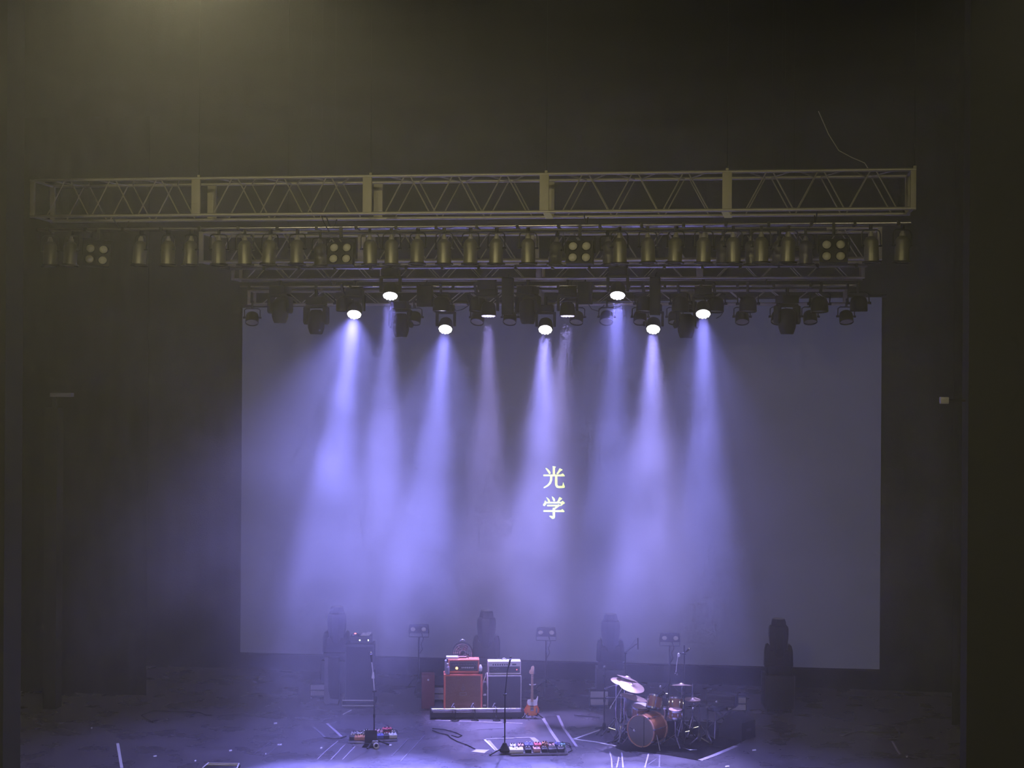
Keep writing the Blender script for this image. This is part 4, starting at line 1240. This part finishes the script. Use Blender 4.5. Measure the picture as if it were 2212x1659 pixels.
def cym(label, bp, cpx, cY, n, r, ptop, w=None, **k):
    base = flr(*bp); c = at(cpx[0], cpx[1], cY); pt = at(ptop[0], ptop[1], base.y)
    cymbal_stand(label, base, c, V(n), r, pt, at(w[0], w[1], base.y) if w else None, **k)


cym('uppermost tilted bronze crash cymbal at left of the kit', (1349, 1600), (1356, 1464), 28.0, (.30, .16, .94), .205, (1349, 1478), (1318, 1529))
cym('bronze crash cymbal tilting left, lowest edge on the far left', (1331, 1594), (1343, 1471), 27.9, (.22, -.12, .95), .20, (1331, 1479), (1308, 1487), a0=.9)
cym('large bronze cymbal with bright underside edge facing the audience', (1365, 1600), (1365, 1481), 27.7, (.27, -.24, .93), .235, (1352, 1492), None, a0=1.3)
cym('wide reddish ride cymbal low over the floor tom', (1341, 1588), (1370, 1505), 27.95, (.24, .0, .97), .245, (1342, 1500), (1312, 1506), a0=.5)
cym('level bronze crash cymbal seen edge-on at right of the kit', (1473, 1600), (1472, 1479), 28.2, (-.02, .20, .98), .205, (1473, 1484), None, a0=.2)
cym('pair of hi-hat cymbals with tall pull rod', (1496, 1590), (1496, 1511), 28.1, (.06, -.04, 1), .145, (1496, 1514), None, hats=True, rod=.30)

# bass drum pedal, throne, monitors, drum microphones
p = V((bc.x, bc.y, 0)) - F * .60
t = thing('kick_pedal', 'chrome bass drum pedal behind the bass drum', 'drum pedal', p, math.atan2(F.y, F.x) + PI / 2)
MB().box((-.06, -.02, .005), (.06, .28, .018)).build('base_plate', 'steel_dark', t)
MB().box((-.045, .03, .02), (.045, .27, .032), Matrix.Rotation(rad(-8), 4, 'X')).build('footboard', 'chrome', t)
for s in (-1, 1):
    MB().tube((s * .06, 0, .01), (s * .06, 0, .20), .010).build('upright', 'chrome', t)
MB().tube((-.06, 0, .20), (.06, 0, .20), .010).build('axle', 'chrome', t)
MB().tube((0, 0, .20), (0, -.05, .33), .006).build('beater', 'white_plastic', t)
p = flr(1545, 1592)
t = thing('drum_throne', 'round black drum stool behind the kit at right', 'stool', p)
MB().lathe([(0, .50), (.15, .50), (.17, .52), (.17, .57), (.14, .60), (0, .605)], 24).build('seat', 'black_gloss', t)
MB().tube((0, 0, .12), (0, 0, .50), .018).build('post', 'chrome', t)
for k in range(3):
    a = k * 2 * PI / 3 + .5
    MB().tube((0, 0, .30), (math.cos(a) * .27, math.sin(a) * .27, .012), .012).build('leg', 'chrome', t)
p = flr(1592, 1592)
t = thing('monitor_speaker', 'black wedge monitor speaker at right end of the drum rug', 'speaker', p, rad(-35))
MB().prism([(-.26, 0), (.26, 0), (.26, .33), (-.05, .45), (-.26, .18)], -.22, .22).build('cabinet', 'case_black', t, bevel=.012)
MB().prism([(-.245, .19), (-.05, .44), (-.055, .45), (-.25, .2)], -.2, .2).build('grille', 'black_grille', t)
MB().box((.255, -.08, .15), (.265, .08, .2)).build('handle', 'steel_dark', t)
p = flr(1560, 1572)
t = thing('drum_rack_case', 'low black gear case on a stand behind the hi-hat', 'gear case', p, rad(-12))
MB().box((-.28, -.15, .42), (.28, .15, .66)).build('body', 'case_black', t, bevel=.012)
for k in range(3):
    MB().box((-.25, -.157, .45 + k * .065), (.25, -.15, .50 + k * .065)).build('rack_unit', 'panel_dark', t)
for s in (-1, 1):
    MB().tube((s * .24, -.1, .42), (-s * .24, -.1, .012), .012).build('stand_leg', 'steel_dark', t)
    MB().tube((s * .24, .1, .42), (-s * .24, .1, .012), .012).build('stand_leg', 'steel_dark', t)

# microphones of the kit
b = flr(1477, 1602)
zt = at(1477, 1393, b.y).z
j = at(1477, 1412, b.y) - b; e1 = at(1484, 1406, b.y) - b; e0 = at(1468, 1411, b.y) - b
t = mic_stand('very tall black microphone stand rising out of the right of the kit', b, zt, [tuple(e0), tuple(j), tuple(e1)], mic_len=.07, foot=.32, a0=.6)
MB().path([e0, at(1464, 1420, b.y) - b, at(1461, 1440, b.y) - b, at(1460, 1452, b.y) - b], .006).build('dangling_cable', 'white_piping', t)
MB().lathe([(0, .04), (.02, .03), (.03, 0), (.02, -.03), (0, -.04)], 10, Matrix.Translation(at(1466, 1415, b.y) - b)).build('cable_wrap', 'white_plastic', t)
for dx in (-1.5, 3):
    MB().lathe([(0, .022), (.016, .012), (.018, -.01), (0, -.022)], 8, Matrix.Translation(at(1460 + dx, 1454 + abs(dx), b.y) - b)).build('clip', 'chrome', t)
b = flr(1350, 1560)
jo = at(1350, 1410, b.y) - b; en = at(1374, 1392, b.y) - b
t = mic_stand('overhead microphone boom before the screen above the left cymbals', b, jo.z, [tuple(jo * 1.0), tuple(en)], mic=False, foot=.3)
a = at(1378, 1378, b.y) - b; c = at(1378, 1403, b.y) - b
mc = MB().tube(a, c, .012).build('microphone', 'black', t)
MB().tube(en, (a + c) / 2, .006).build('mic_clip', 'black', t)
MB().tube(jo, at(1374, 1380, b.y) - b, .003).build('boom_cable', 'steel_dark', t)
# kick microphone reaching the bass drum head
b = flr(1353, 1604)
k1 = at(1352, 1566, b.y) - b; k2 = at(1368, 1576, 27.4) - b
mic_stand('short boom stand with a dark microphone aimed at the bass drum', b, k1.z, [tuple(k1), tuple(k1 + (k2 - k1) * .8), tuple(k2)], mic_len=.09, foot=.22, a0=1.1)
# other drum mics on short stands
for bp, top, end, Y, lab in (((1438, 1604), (1438, 1500), (1430, 1488), 27.9, 'slim chrome microphone stand between the two rack toms'), ((1510, 1606), (1508, 1520), (1500, 1528), 27.9, 'slim microphone stand aimed at hi-hat'),
                             ((1528, 1600), (1530, 1528), (1545, 1518), 28.0, 'boom microphone stand reaching over the drum stool')):
    b = flr(*bp); tp = at(top[0], top[1], b.y) - b; en = at(end[0], end[1], Y) - b
    mic_stand(lab, b, tp.z, [(0, 0, tp.z), tuple(en * .9 + tp * .1), tuple(en)], mic_len=.10, foot=.22, mat='steel_dark', boommat='chrome', a0=random.uniform(0, 2))

# ------------------------------------------------------------------ rug, floor tape, cables and scraps


def flat(name, mat, pts, z=0.004, th=0.003):
    q = [flr(x, y) for x, y in pts]
    n = len(q)
    vs = [(p.x, p.y, z - th) for p in q] + [(p.x, p.y, z) for p in q]
    fs = [tuple(range(n)), tuple(range(2 * n - 1, n - 1, -1))] + [(i, (i + 1) % n, n + (i + 1) % n, n + i) for i in range(n)]
    return MB().add(vs, fs).build(name, mat, smooth=False)


def strip(name, mat, pts, w, z=0.006):
    q = [flr(x, y) for x, y in pts]; L = []; R = []
    for i, p in enumerate(q):
        a = q[max(0, i - 1)]; b = q[min(len(q) - 1, i + 1)]
        d = (b - a).normalized(); n = V((-d.y, d.x, 0)) * w / 2
        L.append(p + n); R.append(p - n)
    pl = L + R[::-1]; n = len(pl)
    vs = [(p.x, p.y, z - .004) for p in pl] + [(p.x, p.y, z) for p in pl]
    fs = [(i, (i + 1) % n, n + (i + 1) % n, n + i) for i in range(n)]
    k = len(q)
    for o in (0, n):
        for i in range(k - 1):
            fs.append((o + i, o + i + 1, o + n - 2 - i, o + n - 1 - i))
    return MB().add(vs, fs).build(name, mat, smooth=False)


tag(flat('drum_rug', 'rug', [(1320, 1604), (1332, 1617), (1352, 1624), (1372, 1623), (1398, 1626), (1440, 1631), (1480, 1638), (1512, 1644), (1545, 1630), (1590, 1610), (1622, 1592), (1590, 1572), (1545, 1560), (1450, 1558), (1360, 1566)], z=.005),
    'black rug with an uneven edge under the whole drum kit', 'rug')
TAPES = [
    ('tape_pale', [(1173, 1552), (1190, 1580), (1212, 1612)], .06, 'long pale tape strip running down from the guitar, left one'),
    ('tape_pale', [(1205, 1546), (1218, 1574), (1246, 1613)], .05, 'long pale tape strip running down from the guitar, right one'),
    ('tape_white', [(1240, 1597), (1276, 1584), (1312, 1572)], .05, 'pale tape strip of the corner mark, going back from its tip'),
    ('tape_white', [(1240, 1597), (1286, 1603), (1330, 1612)], .05, 'pale tape strip of the corner mark, going along the drum rug'),
    ('tape_pale', [(1512, 1643), (1540, 1633), (1590, 1612)], .09, 'grey tape strip along right front edge of the drum rug'),
    ('tape_white', [(1047, 1598), (1071, 1622)], .035, 'white tape edge at left side of the taped square'),
    ('tape_pale', [(1049, 1597), (1100, 1595), (1153, 1593)], .04, 'pale tape at the back side of the taped square'),
    ('tape_pale', [(1149, 1593), (1166, 1609)], .10, 'broad pale tape at right side of the taped square'),
    ('tape_pale', [(1055, 1600), (1074, 1622)], .05, 'pale tape just inside left side of the taped square'),
    ('tape_pale', [(940, 1556), (1040, 1560), (1130, 1563)], .035, 'long pale tape in front of the amplifier riser'),
    ('tape_pale', [(706, 1563), (722, 1577), (738, 1592)], .05, 'short pale tape behind the left pedalboard, right one'),
    ('tape_faint', [(682, 1574), (703, 1594)], .05, 'short faint tape behind the left pedalboard, left one'),
    ('tape_pale', [(730, 1601), (708, 1619), (686, 1640)], .018, 'thin floor line below left pedalboard, first from left'),
    ('tape_pale', [(744, 1610), (715, 1641)], .018, 'thin floor line below left pedalboard, second from left'),
    ('tape_pale', [(767, 1613), (740, 1641)], .018, 'thin floor line below left pedalboard, third from left'),
    ('tape_faint', [(882, 1596), (845, 1635)], .016, 'thin floor line right of left pedalboards, first one'),
    ('tape_faint', [(918, 1588), (865, 1645)], .016, 'thin floor line right of left pedalboards, second one'),
    ('tape_faint', [(583, 1604), (550, 1628)], .018, 'thin faint floor line far left of the pedalboards, first one'),
    ('tape_faint', [(612, 1602), (575, 1632)], .014, 'thin faint floor line far left of the pedalboards, second one'),
    ('tape_pale', [(1317, 1624), (1321, 1640), (1322, 1659)], .022, 'pale floor streak in front of the drum rug, first from left'),
    ('tape_pale', [(1337, 1636), (1332, 1659)], .022, 'pale floor streak in front of the drum rug, second from left'),
    ('tape_pale', [(1343, 1626), (1346, 1659)], .026, 'pale floor streak in front of the drum rug, third from left'),
    ('tape_pale', [(1401, 1628), (1393, 1659)], .026, 'pale floor streak in front of the drum rug, fourth from left'),
    ('tape_faint', [(1418, 1640), (1400, 1652)], .02, 'short slanting floor streak in front of the drum rug'),
    ('tape_faint', [(1425, 1632), (1424, 1659)], .022, 'pale floor streak in front of the drum rug, rightmost'),
    ('tape_white', [(254, 1606), (258, 1630), (263, 1659)], .05, 'bright pale tape line near the bottom left of the stage'),
    ('tape_pale', [(1927, 1601), (1936, 1617), (1944, 1629)], .035, 'short pale tape line at far right of the stage floor'),
    ('tape_faint', [(1937, 1567), (1942, 1583), (1945, 1596)], .04, 'faint tape line crossing others at far right'),
    ('tape_faint', [(1895, 1595), (1950, 1596)], .02, 'faint level tape line at far right, lower one'),
    ('tape_faint', [(1850, 1566), (1960, 1568)], .02, 'faint level tape line at far right, upper one'),
    ('tape_faint', [(1090, 1573), (1030, 1577)], .016, 'thin scuff line behind the taped square'),
]
for m_, pts, w_, lab in TAPES:
    tag(strip('tape_strip', m_, pts, w_), lab, 'tape', 'tape lines on the stage floor')
tag(flat('floor_mat', 'mat_pale', [(1176, 1548), (1205, 1546), (1244, 1612), (1213, 1612)], z=.003), 'long pale violet mat between two tape strips by the guitar', 'mat')
tag(flat('floor_mat', 'mat_pale', [(1054, 1599), (1149, 1594), (1168, 1612), (1076, 1621)], z=.003), 'pale square mat inside the taped square behind the pedalboard', 'mat')
tag(flat('floor_mat', 'mat_pale', [(1243, 1597), (1312, 1573), (1330, 1600), (1326, 1610)], z=.003), 'pale violet corner mat under the straight microphone stand', 'mat')
tag(flat('paper_sheet', 'paper', [(1018, 1624), (1030, 1619), (1057, 1620), (1046, 1627)], z=.004), 'sheet of pale paper on the floor left of the tall microphone stand', 'paper')
SCRAPS = [(498, 1622, 6, 'lower left of stage'), (604, 1609, 9, 'left of the floor lines'), (574, 1629, 3, 'below the larger scrap at left'), (694, 1616, 4, 'left of left pedalboard'), (843, 1610, 5, 'below the right short pedalboard'),
          (198, 1573, 3, 'far left in the dark'), (595, 1563, 7, 'in the haze at left'), (1629, 1621, 8, 'right of the drum rug'), (1571, 1656, 9, 'at the bottom right of drum rug'), (1959, 1635, 4, 'far right in the dark'),
          (335, 1634, 7, 'lower left near the long tape'), (422, 1644, 4, 'lower left near the frame')]
for x, y, w_, lab in SCRAPS:
    tag(flat('tape_scrap', 'tape_white', [(x - w_ / 2, y - 1.2), (x + w_ / 2, y - 2.0), (x + w_ / 2, y + 1.0), (x - w_ / 2, y + 1.6)], z=.006), 'tiny white tape mark on the floor ' + lab, 'tape', 'tiny tape marks on the floor')
CABLES = [
    ('black', [(934, 1579), (950, 1585), (968, 1589), (972, 1594), (988, 1603), (1008, 1610), (1026, 1619)], 'thin black cable curving across the floor before the amplifiers'),
    ('black', [(934, 1575), (960, 1577), (985, 1584), (998, 1590), (990, 1594), (975, 1590)], 'thin black cable loop on the floor left of the amplifiers'),
    ('black', [(700, 1594), (720, 1597), (735, 1596), (748, 1592)], 'black cable running into the left pedalboard'),
    ('black', [(1225, 1628), (1236, 1622), (1230, 1612), (1215, 1606)], 'black cable curling at right end of the long pedalboard'),
    ('steel_dark', [(305, 1547), (330, 1537), (360, 1537), (430, 1540), (447, 1546), (458, 1546)], 'faint cable on the dark floor at far left'),
    ('steel_dark', [(306, 1548), (320, 1556), (332, 1561)], 'short faint cable end at far left'),
    ('pipe_metal', [(1814, 1590), (1822, 1591), (1836, 1585), (1850, 1581), (1895, 1583), (1940, 1583)], 'pale cable on the dark floor at far right'),
    ('black', [(1240, 1546), (1270, 1549), (1300, 1552)], 'cable on the floor behind left of the drum kit'),
    ('black', [(1400, 1604), (1430, 1612), (1470, 1610), (1500, 1618), (1530, 1612), (1560, 1616)], 'black cable wandering over the drum rug'),
    ('steel_dark', [(1330, 1600), (1342, 1608), (1350, 1600), (1340, 1594), (1328, 1602), (1312, 1606), (1306, 1598)], 'tangled cable on the floor beside straight microphone stand'),
    ('chrome', [(1475, 1618), (1490, 1622), (1505, 1622)], 'short shiny cable on the drum rug front'),
]
for m_, pts, lab in CABLES:
    q = [flr(x, y) + V((0, 0, .012 if 'rug' not in lab else .016)) for x, y in pts]
    tag(MB().path(q, .008).build('floor_cable', m_), lab, 'cable', 'cables on the stage floor')
# white-edged low tray cut by the picture's lower edge
p = flr(480, 1659)
t = thing('white_edged_tray', 'low dark tray with bright white edges at the bottom left', 'tray', p, rad(6))
MB().box((-.29, -.2, 0), (.29, .1, .04)).build('tray', 'case_black', t, bevel=.005)
for a, b in (((-.27, .1, .05), (.27, .1, .05)), ((-.29, -.2, .045), (-.26, .11, .055)), ((.29, -.2, .045), (.26, .11, .055)), ((-.28, .02, .045), (.28, .02, .045))):
    MB().tube(a, b, .011).build('edge', 'white_plastic', t)
# small pale fittings on the proscenium
p = at(133, 853, 28.9)
t = thing('wall_bracket', 'dim pale bar on top of the dark column at far left', 'bracket', (p.x, 28.9, p.z))
MB().box((-.22, -.06, -.04), (.22, .1, .04)).build('bar', 'pedal_grey', t, bevel=.01)
MB().box((-.2, .0, p0.z - p.z), (-.12, .08, -.03)).build('arm', 'black', t)
p = at(2040, 865, 22.9)
t = thing('wall_sensor', 'small pale box on the proscenium at the right', 'fitting', (p.x, 22.9, p.z))
MB().box((-.06, -.05, -.05), (.06, .1, .05)).build('box', 'pedal_grey', t, bevel=.015)
MB().tube((.05, .02, .0), (xr - p.x + .02, .02, .0), .02).build('arm', 'black', t)


# ------------------------------------------------------------------ house lights (above the picture) and added front-of-house lamps
def house_lamp(label, p, aim, e, size, group, radius=.1):
    t = thing('house_light', label, 'ceiling lamp', p, group=group)
    d = (V(aim) - V(p)).normalized()
    M = (-d).to_track_quat('Z', 'Y').to_matrix().to_4x4()
    MB().lathe([(0, .28), (.08, .27), (.12, .18), (.16, .02), (.17, 0), (.155, 0), (.10, .12), (0, .14)], 20, M).build('shade', 'lamp_black', t)
    MB().lathe([(0, .02), (.04, .035), (.05, .07), (.03, .12), (0, .13)], 12, M).build('bulb', 'led_pale', t)
    MB().tube(d * -.27, V((0, 0, 16 - p[2])), .015).build('rod', 'black', t)
    s = spot(d * .05, d * 3, e, WARM, size, 0.6 if size > 100 else 1.0, radius); s.parent = t


for i, (px, Y, z, e, aim, size) in enumerate(HOUSE):
    x = at(px, 100, Y).x
    house_lamp('warm house lamp hanging from the ceiling, ' + ['left one', 'middle one', 'right one'][i], (x, Y, z), (x + aim[0], aim[1], aim[2]), e, size, 'warm house lamps')
for i, (x, y, z, e, aim) in enumerate(ADDED_FOH):
    house_lamp('added front-of-house lamp aimed at the truss, ' + ['left one', 'right one'][i], (x, y, z), aim, e, 52, 'added front-of-house lamps')


# ------------------------------------------------------------------ haze
FOG_X, FOG_W, FOG_D, FOG_LOW, FOG_MID = -4.6, 2.2, 0.066, 0.006, 0.034


def haze(name, a, b, het, dens):
    m = bpy.data.materials.new(name); m.use_nodes = True; nt = m.node_tree; nt.nodes.clear(); N = nt.nodes.new; L = nt.links.new
    out = N('ShaderNodeOutputMaterial'); vsn = N('ShaderNodeVolumeScatter'); vsn.inputs['Density'].default_value = dens; vsn.inputs['Anisotropy'].default_value = 0.0
    L(vsn.outputs[0], out.inputs['Volume'])
    if het:
        # drifting fog: turbulent everywhere, a thick bank from the machine at stage left, a mid layer shaped to brighten the beams, thinned over the gear
        def math_node(op, a_, b_=None):
            n = N('ShaderNodeMath'); n.operation = op
            for k_, v_ in enumerate((a_, b_)):
                if v_ is None:
                    continue
                if hasattr(v_, 'links'):
                    L(v_, n.inputs[k_])
                else:
                    n.inputs[k_].default_value = v_
            return n.outputs[0]
        tc = N('ShaderNodeTexCoord'); nz = N('ShaderNodeTexNoise'); nz.inputs['Scale'].default_value = .55; nz.inputs['Detail'].default_value = 2.5; nz.inputs['Roughness'].default_value = .6
        L(tc.outputs['Object'], nz.inputs['Vector'])
        mr = N('ShaderNodeMapRange'); mr.inputs[1].default_value = .36; mr.inputs[2].default_value = .66; mr.inputs[3].default_value = .35; mr.inputs[4].default_value = 1.65
        L(nz.outputs[0], mr.inputs[0])
        sx = N('ShaderNodeSeparateXYZ'); L(tc.outputs['Object'], sx.inputs[0])
        X, Yc, Z = sx.outputs
        dx = math_node('MULTIPLY', math_node('SUBTRACT', X, FOG_X), 1 / FOG_W)
        bank = math_node('EXPONENT', math_node('MULTIPLY', math_node('MULTIPLY', dx, dx), -1.0))
        low = N('ShaderNodeMapRange'); low.interpolation_type = 'SMOOTHSTEP'; low.inputs[1].default_value = 7.5; low.inputs[2].default_value = 2.5
        L(Z, low.inputs[0])
        deep = N('ShaderNodeMapRange'); deep.interpolation_type = 'SMOOTHSTEP'; deep.inputs[1].default_value = 26.5; deep.inputs[2].default_value = 29.0
        L(Yc, deep.inputs[0])
        thick = math_node('MULTIPLY', math_node('MULTIPLY', bank, low.outputs[0]), deep.outputs[0])
        front = N('ShaderNodeMapRange'); front.interpolation_type = 'SMOOTHSTEP'; front.inputs[1].default_value = 25.0; front.inputs[2].default_value = 29.0; front.inputs[3].default_value = .45
        L(Yc, front.inputs[0])
        amount = math_node('ADD', math_node('MULTIPLY', front.outputs[0], dens), math_node('MULTIPLY', thick, FOG_D))
        amount = math_node('ADD', amount, math_node('MULTIPLY', low.outputs[0], FOG_LOW))
        up_ = N('ShaderNodeMapRange'); up_.interpolation_type = 'SMOOTHSTEP'; up_.inputs[1].default_value = 1.7; up_.inputs[2].default_value = 3.3
        L(Z, up_.inputs[0])
        dn_ = N('ShaderNodeMapRange'); dn_.interpolation_type = 'SMOOTHSTEP'; dn_.inputs[1].default_value = 6.8; dn_.inputs[2].default_value = 4.2
        L(Z, dn_.inputs[0])
        mx_ = math_node('MULTIPLY', math_node('SUBTRACT', X, -0.6), 1 / 4.6)
        mid = math_node('EXPONENT', math_node('MULTIPLY', math_node('MULTIPLY', mx_, mx_), -1.0))
        layer = math_node('MULTIPLY', math_node('MULTIPLY', up_.outputs[0], dn_.outputs[0]), mid)
        amount = math_node('ADD', amount, math_node('MULTIPLY', layer, FOG_MID))
        clear = N('ShaderNodeMapRange'); clear.interpolation_type = 'SMOOTHSTEP'; clear.inputs[1].default_value = 0.2; clear.inputs[2].default_value = 2.0; clear.inputs[3].default_value = .35
        L(Z, clear.inputs[0])
        amount = math_node('MULTIPLY', amount, math_node('MAXIMUM', clear.outputs[0], bank))
        L(math_node('MULTIPLY', amount, mr.outputs[0]), vsn.inputs['Density'])
    m.cycles.volume_step_rate = 2.5
    MATS[name] = m
    o = MB().box(a, b).build(name, name, smooth=False)
    o['kind'] = 'stuff'; o['label'] = 'thin haze filling the ' + ('stage' if het else 'hall'); o['category'] = 'haze'
    return o


haze('stage_haze', (-8.6, 23.3, 0.002), (7.8, 33.5, 12.0), True, .026)
haze('hall_haze', (-12.9, -3.9, -1.35), (12.9, 22.55, 15.9), False, .0060)
